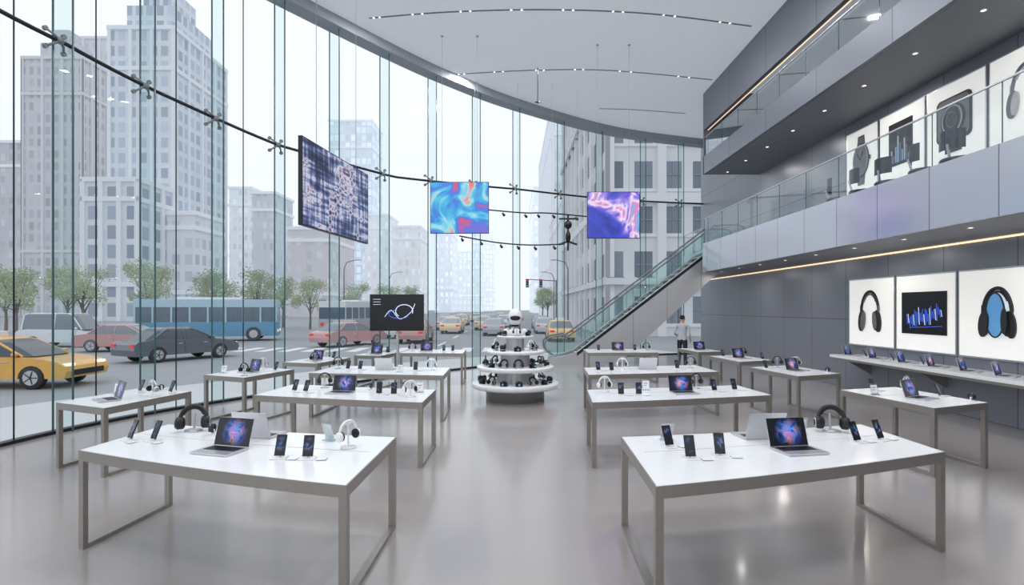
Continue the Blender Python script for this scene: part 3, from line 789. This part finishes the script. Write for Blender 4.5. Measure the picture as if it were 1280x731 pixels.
m = MB()
R1 = catmull([(-1.7, 18.0, 4.32), (-0.5, 18.1, 4.12), (0.6, 18.2, 4.05), (1.7, 18.2, 4.08)], 8)
R2 = catmull([(-1.2, 18.0, 5.2), (0.3, 18.2, 5.1), (1.2, 18.4, 5.12), (2.6, 19.0, 5.1)], 8)
for R in (R1, R2): m.tube(R, 0.022, DARKM, 8)
for R in (R1, R2):
    for i in range(1, len(R), 4):
        p = Vector(R[i]); m.tube([p, p-Vector((0, 0, 0.08))], 0.010, BLACK, 6)
        m.tube([p-Vector((0.02, -0.04, 0.07)), p-Vector((-0.03, 0.08, 0.14))], [0.03, 0.045], BLACK, 10)
for x, y, z in ((-1.2, 18.02, 4.25), (1.3, 18.2, 4.06), (0.2, 18.2, 5.1), (2.2, 18.8, 5.1)):
    m.tube([(x, y, z), (x, y, CH-0.001)], 0.004, TRACKM, 6)
m.tube([(1.85, 18.5, 5.1), (1.85, 18.5, 3.9)], 0.03, BLACK, 8)
m.ell((1.85, 18.5, 4.75), (0.13, 0.12, 0.14), BLACK, 14, 8)
m.ell((1.85, 18.5, 4.35), (0.09, 0.1, 0.2), BLACK, 14, 8)
m.tube([(1.55, 18.5, 4.1), (1.85, 18.5, 4.2), (2.15, 18.5, 4.1)], 0.035, BLACK, 8)
m.tube([(1.55, 18.5, 4.95), (2.15, 18.5, 4.95)], 0.03, BLACK, 8)
m.obj('spotlight_rig')
m = MB(); m.tube([(0.78, 17.0, CH-0.001), (0.78, 17.0, 8.2)], 0.012, DARKM, 8); m.tube([(0.7, 17, 8.25), (0.86, 17, 8.25)], 0.02, DARKM, 8); m.obj('ceiling_drop_rod')

# ------------------------------------------------------------------ escalator
def esc():
    y0, y1 = 19.85, 21.1
    root = MB()
    sl = 3.85/(7.0-2.0)
    side = [(1.35, 0), (1.35, 0.18), (1.9, 0.28), (2.3, 0.42), (6.9, 0.42+4.6*sl), (7.3, 4.1), (8.2, 4.1), (8.2, 3.36), (7.25, 3.2), (3.75, 0)]
    for ya, yb in ((y0, y0+0.12), (y1-0.12, y1)):
        root.extr([(x, ya, z) for x, z in side], (0, yb-ya, 0), STEEL2)
    root.face([(3.75, y0+0.1, 0.02), (7.25, y0+0.1, 3.22), (7.25, y1-0.1, 3.22), (3.75, y1-0.1, 0.02)], SOFF)
    # dark step-side skirt under the glass, on the near side
    root.extr([(2.3, y0-0.006, 0.30), (6.9, y0-0.006, 0.30+4.6*sl), (6.9, y0-0.006, 0.42+4.6*sl), (2.3, y0-0.006, 0.42)], (0, 0.005, 0), DARKM)
    for x in (4.3, 5.5, 6.7):
        zt = 0.30+(x-2.3)*sl; zb = (x-3.75)*3.2/3.5
        root.box(x-0.008, x+0.008, y0-0.004, y0, max(0, zb)+0.02, zt-0.02, TRACKM)
    n = 19
    for i in range(n):
        x = 2.0+i*(5.0/n); z = (i+1)*(3.85/n)
        root.box(x, x+5.0/n+0.02, y0+0.12, y1-0.12, z-0.24, z, DARKM)
        root.box(x-0.004, x+0.02, y0+0.12, y1-0.12, z-0.03, z+0.002, STEEL2)
    root.box(1.3, 2.02, y0+0.12, y1-0.12, 0.0, 0.03, STEEL2)
    root.box(7.0, 8.2, y0+0.12, y1-0.12, 3.70, 3.86, STEEL2)
    line = [(1.35, 0.2), (1.9, 0.28), (2.3, 0.42), (6.9, 0.42+4.6*sl), (7.3, 4.1), (8.2, 4.1)]
    hr = [(1.45, 0.35), (1.22, 0.5), (1.18, 0.78), (1.38, 0.96), (1.9, 1.06), (2.3, 1.22), (6.75, 1.22+4.45*sl-0.05), (7.25, 4.92), (8.0, 4.95), (8.22, 4.85), (8.28, 4.6), (8.15, 4.35)]
    for yy in (y0+0.06, y1-0.06):
        root.tube([(x, yy, z) for x, z in catmull(hr, 5)], 0.03, TRACKM, 8)
        poly = [(1.4, 0.2), (1.2, 0.6), (1.4, 0.93), (1.9, 1.03), (2.3, 1.18), (6.8, 1.18+4.5*sl-0.05), (7.25, 4.88), (8.1, 4.9), (8.15, 4.1), (7.3, 4.1), (6.9, 0.42+4.6*sl), (2.3, 0.42), (1.9, 0.28)]
        root.face([(x, yy, z) for x, z in poly], GLASSESC)
        root.tube([(x, yy, z+0.02) for x, z in line], 0.02, STEEL2, 6)
        for k in range(6):
            x = 2.6+k*0.85; z = 0.42+(x-2.3)*sl
            root.box(x-0.006, x+0.006, yy-0.004, yy+0.004, z, z+0.76, EDGEG)
    root.obj('escalator')
esc()

# upstairs furniture
def chair():
    m = MB()
    m.rev([(0, 0.44), (0.22, 0.44), (0.24, 0.47), (0.22, 0.50), (0, 0.5)], (0, 0, 0), BLACK, 16)
    m.tube([(0, 0, 0.06), (0, 0, 0.44)], 0.03, STEEL2, 10)
    for k in range(5):
        a = k*2*math.pi/5; m.tube([(0, 0, 0.09), (0.27*math.cos(a), 0.27*math.sin(a), 0.04)], [0.025, 0.015], STEEL2, 8); m.ell((0.27*math.cos(a), 0.27*math.sin(a), 0.03), (0.03, 0.03, 0.03), BLACK, 8, 6)
    P = [(0.0+0.24*math.sin(a), 0.22*math.cos(a)) for a in [math.radians(-55+110*k/8) for k in range(9)]]
    vs = []
    for z in (0.62, 0.92):
        for x, y in P: vs.append((x, y, z))
    m.mesh(vs, [(i, i+1, 9+i+1, 9+i) for i in range(8)], DARKM, True)
    m.tube([(0, 0.18, 0.47), (0, 0.24, 0.7)], 0.02, STEEL2, 8)
    return m.data('office_chair')
CH_M = chair()
for y, r in ((12.0, 60), (11.2, 80), (10.4, 100), (9.5, 70), (8.8, 110)):
    inst('office_chair', CH_M, (7.0, y, 3.851), math.radians(r))
m = MB(); m.box(7.5, 8.25, 8.4, 12.4, 4.42, 4.47, DARKM)
for x in (7.55, 8.2):
    for y in (8.5, 10.4, 12.3): m.box(x-0.025, x+0.025, y-0.025, y+0.025, 3.85, 4.42, STEEL2)
m.obj('work_desk')

# ------------------------------------------------------------------ people
SKIN = pbr('skin', (206, 160, 132), 0.5, 0, 0.04)
SHIRT = pbr('grey_shirt', (186, 190, 198), 0.8, 0, 0.08)
PANTS = pbr('dark_trousers', (38, 42, 52), 0.85)
HAIR = pbr('dark_hair', (34, 26, 22), 0.7)
SHOE = pbr('black_shoes', (24, 24, 26), 0.5)
LIPS = pbr('lips', (170, 100, 92), 0.5)
def human(name, loc, rz, shirt=SHIRT, armfwd=0.25, stride=0.0):
    verts = []; edges = []; rad = []
    def v(p, r, par=None):
        verts.append(p); rad.append(r); i = len(verts)-1
        if par is not None: edges.append((par, i))
        return i
    pel = v((0, 0, 0.95), (0.16, 0.115))
    wa = v((0, 0, 1.10), (0.14, 0.10), pel); ch = v((0, -0.01, 1.30), (0.175, 0.115), wa); up = v((0, 0, 1.42), (0.13, 0.085), ch)
    nk = v((0, 0, 1.50), (0.055, 0.055), up); h0 = v((0, -0.01, 1.57), (0.07, 0.08), nk); h1 = v((0, -0.012, 1.64), (0.078, 0.095), h0); h2 = v((0, 0.0, 1.70), (0.06, 0.075), h1)
    for s in (-1, 1):
        st = s*stride
        hip = v((s*0.09, 0, 0.88), (0.095, 0.10), pel); kn = v((s*0.105, -0.03*s-st*0.5-abs(st)*0.2, 0.50), (0.06, 0.065), hip); cf = v((s*0.108, -0.03*s-st*0.65, 0.34), (0.055, 0.06), kn)
        an = v((s*0.11, 0.04-0.05*s-st, 0.09), (0.038, 0.042), cf); v((s*0.12, -0.06-0.05*s-st, 0.035), (0.04, 0.032), an)
        sh = v((s*0.19, 0, 1.40), (0.06, 0.06), up); el = v((s*0.25, 0.03, 1.13), (0.042, 0.045), sh)
        wr = v((s*0.24, -armfwd*(0.9 if s > 0 else 0.4), 0.93+(0.14 if s > 0 else 0)), (0.027, 0.03), el)
        d = (Vector(verts[wr])-Vector(verts[el])).normalized()
        pm = v(tuple(Vector(verts[wr])+d*0.055), (0.022, 0.036), wr)
        for k in range(4):
            b = Vector(verts[pm])+d*0.035+Vector((0, (k-1.5)*0.02, 0)); e = b+d*(0.055-0.006*abs(k-1.2))+Vector((-s*0.012, 0, 0))
            i1 = v(tuple(b), (0.009, 0.009), pm); v(tuple(e), (0.008, 0.008), i1)
        tb = Vector(verts[wr])+d*0.03+Vector((0, -0.035, 0)); i1 = v(tuple(tb), (0.011, 0.011), wr); v(tuple(tb+d*0.045), (0.009, 0.009), i1)
    me = bpy.data.meshes.new(name+'_body'); me.from_pydata(verts, edges, [])
    tmp = bpy.data.objects.new('tmp_body', me); COL.objects.link(tmp)
    sk = tmp.modifiers.new('Skin', 'SKIN'); sk.use_smooth_shade = True
    for i, r in enumerate(rad): me.skin_vertices[0].data[i].radius = r
    me.skin_vertices[0].data[0].use_root = True
    sub = tmp.modifiers.new('Sub', 'SUBSURF'); sub.levels = 2; sub.render_levels = 2
    bpy.context.view_layer.update()
    dg = bpy.context.evaluated_depsgraph_get()
    ev = tmp.evaluated_get(dg); nm = bpy.data.meshes.new_from_object(ev)
    bpy.data.objects.remove(tmp)
    nm.materials.clear()
    for mt in (SKIN, shirt, PANTS, SHOE, HAIR): nm.materials.append(mt)
    for p in nm.polygons:
        p.use_smooth = True; c = p.center
        if c.z > 1.48: k = 0
        elif abs(c.x) > 0.205 and c.z < 0.98+(0.14 if c.x > 0 else 0): k = 0
        elif c.z > 0.93 or abs(c.x) > 0.2: k = 1
        elif c.z > 0.085: k = 2
        else: k = 3
        p.material_index = k
    e = empty(name, loc); e.rotation_euler = (0, 0, rz)
    b = bpy.data.objects.new('body', nm); COL.objects.link(b); b.parent = e
    m = MB()
    m.ell((0, 0.018, 1.685), (0.088, 0.102, 0.082), HAIR, 18, 10)
    m.obj('hair', parent=e)
    m = MB()
    for s in (-1, 1):
        m.ell((s*0.032, -0.094, 1.645), (0.012, 0.008, 0.008), WHITEP, 8, 6); m.ell((s*0.032, -0.101, 1.645), (0.005, 0.003, 0.006), BLACK, 8, 6)
        m.ell((s*0.082, 0.0, 1.63), (0.012, 0.022, 0.032), SKIN, 10, 6)
    m.tube([(0, -0.098, 1.645), (0, -0.118, 1.605), (0, -0.1, 1.598)], [0.008, 0.014, 0.008], SKIN, 8)
    m.ell((0, -0.094, 1.57), (0.024, 0.008, 0.007), LIPS, 8, 6)
    m.obj('face', parent=e)
    return e
human('shopper', (5.78, 19.0, 0.0), math.radians(150))

# ------------------------------------------------------------------ outside
GZ = -0.3
ASPH = pbr('asphalt', (156, 160, 166), 0.8, 0, 0.10, 0.8)
SIDE = pbr('pavement_concrete', (200, 203, 207), 0.8, 0, 0.06, 1.2)
PAINT = pbr('road_paint', (232, 234, 236), 0.7)
m = MB(); m.box(-320, 320, -60, 600, GZ-0.3, GZ, ASPH); m.obj('street_ground')
a = off(-0.02); b = off(-4.2)
m = MB()
for i in range(len(CV)-1):
    p = [a[i], a[i+1], b[i+1], b[i]]
    vs = [(q[0], q[1], GZ) for q in p]+[(q[0], q[1], -0.12) for q in p]
    m.mesh(vs, [(7, 6, 5, 4)[::-1], (3, 2, 6, 7), (0, 1, 5, 4)], SIDE)
m.obj('sidewalk')
m = MB()
for k in range(14): m.box(-16+k*1.2, -15.4+k*1.2, 29.5, 32.5, GZ, GZ+0.006, PAINT)
for x in (-9, -4.5, 0):
    for k in range(20): m.box(x-0.08, x+0.08, 34+k*9, 38+k*9, GZ, GZ+0.006, PAINT)
for k in range(9): m.box(-60+k*5, -57.5+k*5, 20.4, 20.55, GZ, GZ+0.006, PAINT)
m.obj('road_markings')

def building(x0, x1, y0, depth, z1, mat, parts=(), cornice=True, trimc=(200, 200, 205), haze=0.3, wb=0.0, bars=False):
    m = MB()
    m.box(x0, x1, y0, y0+depth, GZ, z1, mat)
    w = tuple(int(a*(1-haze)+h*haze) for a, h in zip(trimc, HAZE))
    tm = pbr('stone_trim', w, 0.8, emis=w, estr=0.14+0.3*haze)  # trim colour and glow carry the same painted-in haze
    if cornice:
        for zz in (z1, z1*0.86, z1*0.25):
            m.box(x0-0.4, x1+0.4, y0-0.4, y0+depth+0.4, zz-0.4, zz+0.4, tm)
    n = max(3, int((x1-x0)/4.2))
    if wb:
        for k in range(n+1):
            x = x0+(x1-x0)*k/n
            m.box(x-wb/2, x+wb/2, y0-0.35, y0, GZ, z1, tm)
        nd = max(3, int(depth/4.2))
        for k in range(nd+1):
            y = y0+depth*k/nd
            for xs in (x0-0.35, x1): m.box(xs, xs+0.35, y-wb/2, y+wb/2, GZ, z1, tm)
    if bars:
        NB = pbr('window_bar', (150, 156, 166), 0.6)
        for fl in range(0, 10):
            zc = 1.85+fl*3.7
            m.box(x0, x1, y0-0.18, y0, zc-1.4, zc-1.2, tm)
            for k in range(4, 18):
                xx = k*2.4+1.2
                if x0+0.5 < xx < x1-0.8: m.box(xx-0.03, xx+0.03, y0-0.07, y0-0.01, zc-1.1, zc+1.1, NB); m.box(xx-0.7, xx+0.7, y0-0.07, y0-0.01, zc-0.03, zc+0.03, NB)
    for q in parts: m.box(*q, mat if len(q) == 6 else q[6])
    m.obj('office_building')
F = facade
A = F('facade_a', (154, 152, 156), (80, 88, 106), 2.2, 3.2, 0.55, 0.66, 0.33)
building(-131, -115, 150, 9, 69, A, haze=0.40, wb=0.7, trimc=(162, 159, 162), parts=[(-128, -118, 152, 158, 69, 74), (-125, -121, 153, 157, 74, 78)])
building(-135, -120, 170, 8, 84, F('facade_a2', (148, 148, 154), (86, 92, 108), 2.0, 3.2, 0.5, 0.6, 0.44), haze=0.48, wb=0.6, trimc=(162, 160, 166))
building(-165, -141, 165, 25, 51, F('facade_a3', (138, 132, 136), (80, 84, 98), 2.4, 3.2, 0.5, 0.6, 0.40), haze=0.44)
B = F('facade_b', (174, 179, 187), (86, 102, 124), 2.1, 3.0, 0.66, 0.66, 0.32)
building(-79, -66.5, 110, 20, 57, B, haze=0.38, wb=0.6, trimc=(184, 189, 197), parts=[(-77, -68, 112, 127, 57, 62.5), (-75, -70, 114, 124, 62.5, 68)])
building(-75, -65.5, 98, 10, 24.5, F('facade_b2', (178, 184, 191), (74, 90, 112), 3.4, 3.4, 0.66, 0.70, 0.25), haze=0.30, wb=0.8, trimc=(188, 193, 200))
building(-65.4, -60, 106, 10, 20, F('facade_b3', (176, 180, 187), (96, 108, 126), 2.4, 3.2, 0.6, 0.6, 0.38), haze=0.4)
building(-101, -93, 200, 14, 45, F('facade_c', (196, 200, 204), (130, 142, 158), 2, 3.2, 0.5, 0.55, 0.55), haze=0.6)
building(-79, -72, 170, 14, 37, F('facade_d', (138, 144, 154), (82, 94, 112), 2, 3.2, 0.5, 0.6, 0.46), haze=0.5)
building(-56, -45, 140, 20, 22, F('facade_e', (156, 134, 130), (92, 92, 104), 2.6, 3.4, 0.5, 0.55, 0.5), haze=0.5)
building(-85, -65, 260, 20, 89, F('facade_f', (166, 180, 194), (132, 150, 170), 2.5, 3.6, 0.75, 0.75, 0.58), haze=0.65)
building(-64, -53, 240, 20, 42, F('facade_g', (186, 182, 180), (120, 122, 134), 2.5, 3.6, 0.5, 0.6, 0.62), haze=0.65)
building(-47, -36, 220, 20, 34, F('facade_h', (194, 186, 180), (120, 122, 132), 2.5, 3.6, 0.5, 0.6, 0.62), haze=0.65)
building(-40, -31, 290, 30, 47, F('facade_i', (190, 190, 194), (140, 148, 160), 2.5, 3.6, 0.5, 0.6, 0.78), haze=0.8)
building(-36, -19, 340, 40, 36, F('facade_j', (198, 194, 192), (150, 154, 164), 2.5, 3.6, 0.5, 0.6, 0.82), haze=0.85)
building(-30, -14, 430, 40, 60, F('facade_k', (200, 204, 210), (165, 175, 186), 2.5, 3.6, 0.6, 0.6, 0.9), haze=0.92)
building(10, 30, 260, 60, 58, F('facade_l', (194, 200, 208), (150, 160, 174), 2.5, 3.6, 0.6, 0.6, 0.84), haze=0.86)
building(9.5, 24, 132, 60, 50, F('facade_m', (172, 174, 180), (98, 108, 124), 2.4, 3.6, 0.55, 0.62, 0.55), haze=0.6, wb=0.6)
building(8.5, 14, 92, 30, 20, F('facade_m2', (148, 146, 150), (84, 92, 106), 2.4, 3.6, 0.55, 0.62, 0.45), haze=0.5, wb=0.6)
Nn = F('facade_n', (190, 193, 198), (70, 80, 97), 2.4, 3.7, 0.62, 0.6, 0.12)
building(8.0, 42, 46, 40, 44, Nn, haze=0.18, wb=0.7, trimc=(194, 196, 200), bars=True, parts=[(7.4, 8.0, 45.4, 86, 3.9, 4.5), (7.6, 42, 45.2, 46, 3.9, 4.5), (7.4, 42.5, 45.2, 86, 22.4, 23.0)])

# trees
LEAF = pbr('leaf_green', (134, 148, 120), 0.8, 0, 0.26, 3.0, emis=(170, 182, 168), estr=0.24)  # emission pales the leaves, haze put into the colour
BARK = pbr('bark', (132, 126, 124), 0.9, 0, 0.2, 10)
def tree(seed):
    random.seed(seed); m = MB()
    m.tube([(0, 0, 0), (0.05, 0, 1.2), (0, 0.05, 2.4), (0.05, 0, 3.6)], [0.14, 0.11, 0.09, 0.04], BARK, 8)
    cl = []
    for k in range(11):
        a = k*2.4; r = 0.7+0.9*random.random(); z = 2.2+2.6*random.random()
        e = (r*math.cos(a), r*math.sin(a), z+0.4); m.tube([(0.02, 0.02, 1.5+0.15*k), e], [0.05, 0.015], BARK, 6); cl.append((e, 0.55+0.5*random.random()))
    cl.append(((0, 0, 4.8), 0.8)); cl.append(((0, 0, 3.6), 1.0))
    for c, R in cl:
        for j in range(150):
            d = Vector((random.gauss(0, 1), random.gauss(0, 1), random.gauss(0, 0.85))).normalized()*R*random.random()**0.45
            p = Vector(c)+d; u = Vector((random.gauss(0, 1), random.gauss(0, 1), random.gauss(0, 1))).normalized(); w = u.orthogonal().normalized(); sz = 0.07+0.06*random.random()
            m.face([p-u*sz, p+w*sz*0.6, p+u*sz, p-w*sz*0.6], LEAF)
    return m.data('street_tree')
TR = [tree(1), tree(2), tree(5)]
tp = [(-39, 44), (-36, 47), (-31, 48), (-26.5, 50), (-26, 57), (-22, 61), (-47, 52), (-42, 53), (-31, 58), (-27, 66), (-21, 74), (-19, 86), (-18, 100), (6, 94), (6.2, 114)]
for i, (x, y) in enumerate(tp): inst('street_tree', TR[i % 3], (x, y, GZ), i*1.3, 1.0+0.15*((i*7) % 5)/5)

# vehicles
HLAMP = pbr('headlamp', (240, 240, 235), 0.2, emis=(255, 250, 235), estr=0.7)
TLAMP = pbr('tail_lamp', (190, 50, 46), 0.3, emis=(220, 60, 50), estr=0.4)
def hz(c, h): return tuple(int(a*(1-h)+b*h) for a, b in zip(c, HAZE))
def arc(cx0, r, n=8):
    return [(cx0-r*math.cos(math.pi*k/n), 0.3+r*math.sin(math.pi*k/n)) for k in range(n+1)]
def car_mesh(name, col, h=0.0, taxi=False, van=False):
    paint = pbr(name+'_paint', hz(col, h), 0.3, 0.0, 0.02, coat=0.4, emis=HAZE, estr=0.12*h)  # haze and a faint glow painted into cars farther off
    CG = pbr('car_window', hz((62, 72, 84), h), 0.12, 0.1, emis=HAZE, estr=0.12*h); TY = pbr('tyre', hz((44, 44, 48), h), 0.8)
    m = MB(); W = 0.9
    top = 0.93 if not van else 1.05
    prof = [(-2.3, 0.3)]+arc(-1.4, 0.37)+arc(1.4, 0.37)+[(2.3, 0.3), (2.37, 0.5), (2.32, 0.64), (2.12, 0.76), (1.75, 0.84), (1.15, top-0.02), (-1.7, top+0.02), (-2.2, top-0.04), (-2.33, top-0.16), (-2.37, 0.55)]
    m.extr([(x, -W, z) for x, z in prof], (0, 2*W, 0), paint)
    hh = 1.46 if not van else 2.0
    # rounded greenhouse: stacked sections from belt line to roof
    if van: secs = [(-2.2, 1.45, 0.86, top), (-2.17, 1.2, 0.82, 1.4), (-2.12, 0.85, 0.74, hh-0.12), (-2.0, 0.6, 0.66, hh-0.03)]
    else: secs = [(-1.85, 1.32, 0.85, top-0.01), (-1.55, 0.95, 0.80, 1.12), (-1.25, 0.55, 0.72, 1.32), (-1.02, 0.28, 0.64, hh-0.06)]
    def ringp(a_, b_, w_, z_):
        r = 0.18
        return [(a_, -w_+r, z_), (a_+r, -w_, z_), (b_-r, -w_, z_), (b_, -w_+r, z_), (b_, w_-r, z_), (b_-r, w_, z_), (a_+r, w_, z_), (a_, w_-r, z_)]
    vs = []
    for q in secs: vs += ringp(*q)
    fs = []
    for i in range(len(secs)-1):
        for k in range(8): fs.append((i*8+k, i*8+(k+1) % 8, (i+1)*8+(k+1) % 8, (i+1)*8+k))
    m.mesh(vs, fs, CG, False)
    a_, b_, w_, z_ = secs[-1]
    roof = ringp(a_-0.03, b_+0.04, w_+0.02, z_-0.01)+ringp(a_+0.12, b_-0.12, w_-0.12, hh)
    m.mesh(roof, [(k, (k+1) % 8, 8+(k+1) % 8, 8+k) for k in range(8)]+[tuple(range(8, 16)), tuple(reversed(range(8)))], paint, False)
    for k in (1, 2, 5, 6):
        m.tube([ringp(*q)[k] for q in secs], 0.035, paint, 6)
    for s in (-1, 1):
        xm = -0.25
        m.tube([(xm, s*(q[2]+0.005), q[3]) for q in secs], 0.03, paint, 6)
        m.ell((1.0, s*0.95, top+0.06), (0.08, 0.1, 0.07), paint, 8, 6)
        for x in (-0.25, 0.95): m.box(x-0.006, x+0.006, s*W-0.004, s*W+0.004, 0.4, top-0.06, DARKM)
        for x in (-0.55, 0.6): m.box(x, x+0.18, s*W-0.015, s*W+0.02, 0.76, 0.79, SILVER)
        for x in (-1.4, 1.4):
            m.rev([(0, 0.12), (0.30, 0.12), (0.33, 0.09), (0.33, -0.09), (0.3, -0.12), (0, -0.12)], (x, s*0.8, 0.33), TY, 20, 'Y')
            m.rev([(0, s*0.125), (0.21, s*0.13)], (x, s*0.8, 0.33), SILVER, 16, 'Y')
            for k in range(5):
                a = k*2*math.pi/5; m.tube([(x, s*0.935, 0.33), (x+0.19*math.cos(a), s*0.935, 0.33+0.19*math.sin(a))], 0.014, TY, 5)
        m.cbox((2.25, s*0.65, 0.66), (0.14, 0.34, 0.11), HLAMP); m.cbox((-2.31, s*0.68, 0.74), (0.1, 0.3, 0.13), TLAMP)
    m.cbox((2.35, 0, 0.45), (0.06, 1.3, 0.16), DARKM)
    if taxi: m.cbox((-0.3, 0, hh+0.08), (0.25, 0.6, 0.16), WHITEP)
    return m.data(name)
CC = dict(taxi=(230, 174, 78), dark=(88, 94, 104), red=(170, 96, 92), white=(228, 230, 233), van=(222, 226, 230), grey=(156, 162, 170))
cache = {}
def car(k, x, y, deg):
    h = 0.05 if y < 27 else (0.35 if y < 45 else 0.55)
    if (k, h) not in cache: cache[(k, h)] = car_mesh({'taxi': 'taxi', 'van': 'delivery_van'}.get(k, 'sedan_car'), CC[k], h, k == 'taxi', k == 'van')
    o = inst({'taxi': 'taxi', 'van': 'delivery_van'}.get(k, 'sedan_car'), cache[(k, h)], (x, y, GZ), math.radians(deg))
    if y < 45:
        b = o.modifiers.new('bevel', 'BEVEL'); b.width = 0.05; b.segments = 3; b.limit_method = 'ANGLE'; b.angle_limit = math.radians(50); b.harden_normals = False
car('taxi', -15.0, 16.6, 3)
car('dark', -15.0, 25.2, 62)
for k, x, y, d in [('van', -26.5, 33.5, 5), ('red', -20.5, 30.0, 4), ('grey', -31.5, 28, 4), ('white', -27.0, 25, 183), ('red', -10.0, 34.5, 60), ('dark', -11.8, 40, 80), ('white', -8.6, 44, 90), ('red', -6.5, 38, 90), ('taxi', -5.5, 52, 90), ('taxi', -3.0, 60, 90), ('grey', -7.0, 60, 90), ('dark', -1.5, 48, 90), ('taxi', -10.5, 62, 90), ('white', -12.3, 70, 90), ('taxi', -6.8, 76, 90), ('dark', -3, 80, 90), ('red', -10, 84, 90), ('white', -1, 70, 90), ('grey', 3.0, 52, 90), ('taxi', 3.4, 40, 90), ('dark', 3.2, 64, 90), ('white', -6, 95, 90), ('taxi', -2, 98, 90)]:
    car(k, x, y, d)
def bus(paint, upper, L=5.6):
    CG = pbr('bus_window', (104, 118, 132), 0.15, 0.1); TY = pbr('tyre', (80, 82, 86), 0.8)
    m = MB(); W = 1.25
    m.box(-L, L, -W, W, 0.35, 1.35, paint); m.box(-L, L, -W, W, 2.35, 2.9, upper)
    m.box(-L+0.03, L-0.03, -W+0.04, W-0.04, 1.3, 2.4, CG)
    for k in range(9):
        x = -L+k*(2*L/8)
        for s in (-1, 1): m.cbox((max(-L+0.06, min(L-0.06, x)), s*(W-0.02), 1.85), (0.12, 0.05, 1.1), upper)
    m.box(-2, 2, -0.8, 0.8, 2.9, 3.05, WHITEP)
    for x in (-L*0.65, L*0.65):
        for s in (-1, 1):
            m.rev([(0, 0.15), (0.46, 0.15), (0.5, 0.1), (0.5, -0.1), (0.46, -0.15), (0, -0.15)], (x, s*1.14, 0.5), TY, 20, 'Y'); m.rev([(0, s*0.16), (0.28, s*0.16)], (x, s*1.14, 0.5), SILVER, 16, 'Y')
    for s in (-1, 1): m.cbox((L+0.01, s*0.9, 0.7), (0.06, 0.4, 0.2), HLAMP); m.cbox((-L-0.01, s*0.9, 0.9), (0.06, 0.3, 0.3), TLAMP)
    return m
bus(pbr('bus_blue', (104, 156, 190), 0.35), pbr('bus_pale_blue', (176, 204, 220), 0.35), 4.4).obj('city_bus', (-21.2, 39.5, GZ), math.radians(18), bevel=0.06)
bus(pbr('bus_grey', (176, 182, 190), 0.35), pbr('bus_white', (220, 225, 230), 0.35)).obj('city_bus', (-14.8, 54, GZ), math.radians(82), bevel=0.06)

POLE = pbr('pole_grey', (126, 131, 138), 0.6, 0.2)
def lamp():
    m = MB(); m.tube([(0, 0, 0), (0, 0, 0.5), (0, 0, 6.5), (0.3, 0, 7.2), (1.4, 0, 7.5)], [0.12, 0.08, 0.06, 0.05, 0.04], POLE, 8)
    m.ell((1.6, 0, 7.46), (0.35, 0.12, 0.07), STEEL2, 12, 6); return m.data('street_lamp')
LP = lamp()
for x, y, r in ((-18.0, 60, 0), (-17.5, 80, 0), (6, 60, math.pi), (6, 80, math.pi)): inst('street_lamp', LP, (x, y, GZ), r)
def sig():
    m = MB(); m.tube([(0, 0, 0), (0, 0, 5.6)], 0.08, POLE, 8); m.tube([(0, 0, 5.5), (-3.6, 0, 5.7)], 0.05, POLE, 8)
    for x in (-3.4, -1.8):
        m.cbox((x, -0.1, 5.2), (0.34, 0.25, 0.95), DARKM)
        for k, mt in enumerate((TLAMP, PRINTG, BLUEP)): m.rev([(0, -0.24), (0.11, -0.24), (0.12, -0.1)], (x, 0, 5.5-k*0.3), mt, 12, 'Y')
    return m.data('traffic_light')
inst('traffic_light', sig(), (5.2, 66, GZ), 0)

# ------------------------------------------------------------------ world + camera
w = bpy.data.worlds.new('overcast_sky'); scene.world = w; w.use_nodes = True
nt = w.node_tree
bg = nt.nodes['Background']
tc = nt.nodes.new('ShaderNodeTexCoord'); sp_ = nt.nodes.new('ShaderNodeSeparateXYZ'); rp = nt.nodes.new('ShaderNodeValToRGB')
nt.links.new(tc.outputs['Generated'], sp_.inputs[0]); nt.links.new(sp_.outputs[2], rp.inputs[0])
rp.color_ramp.elements[0].position = 0.0; rp.color_ramp.elements[0].color = (0.84, 0.885, 0.935, 1)
rp.color_ramp.elements[1].position = 0.5; rp.color_ramp.elements[1].color = (0.90, 0.93, 0.965, 1)
nt.links.new(rp.outputs[0], bg.inputs['Color']); bg.inputs['Strength'].default_value = 1.14

cam = bpy.data.cameras.new('camera'); co = bpy.data.objects.new('camera', cam); COL.objects.link(co)
co.location = (0, 0, 2.0); co.rotation_euler = (math.pi/2, 0, 0)
cam.sensor_width = 36; cam.lens = 700/1280*36; cam.shift_y = 19.5/1280; cam.clip_end = 1500
scene.camera = co
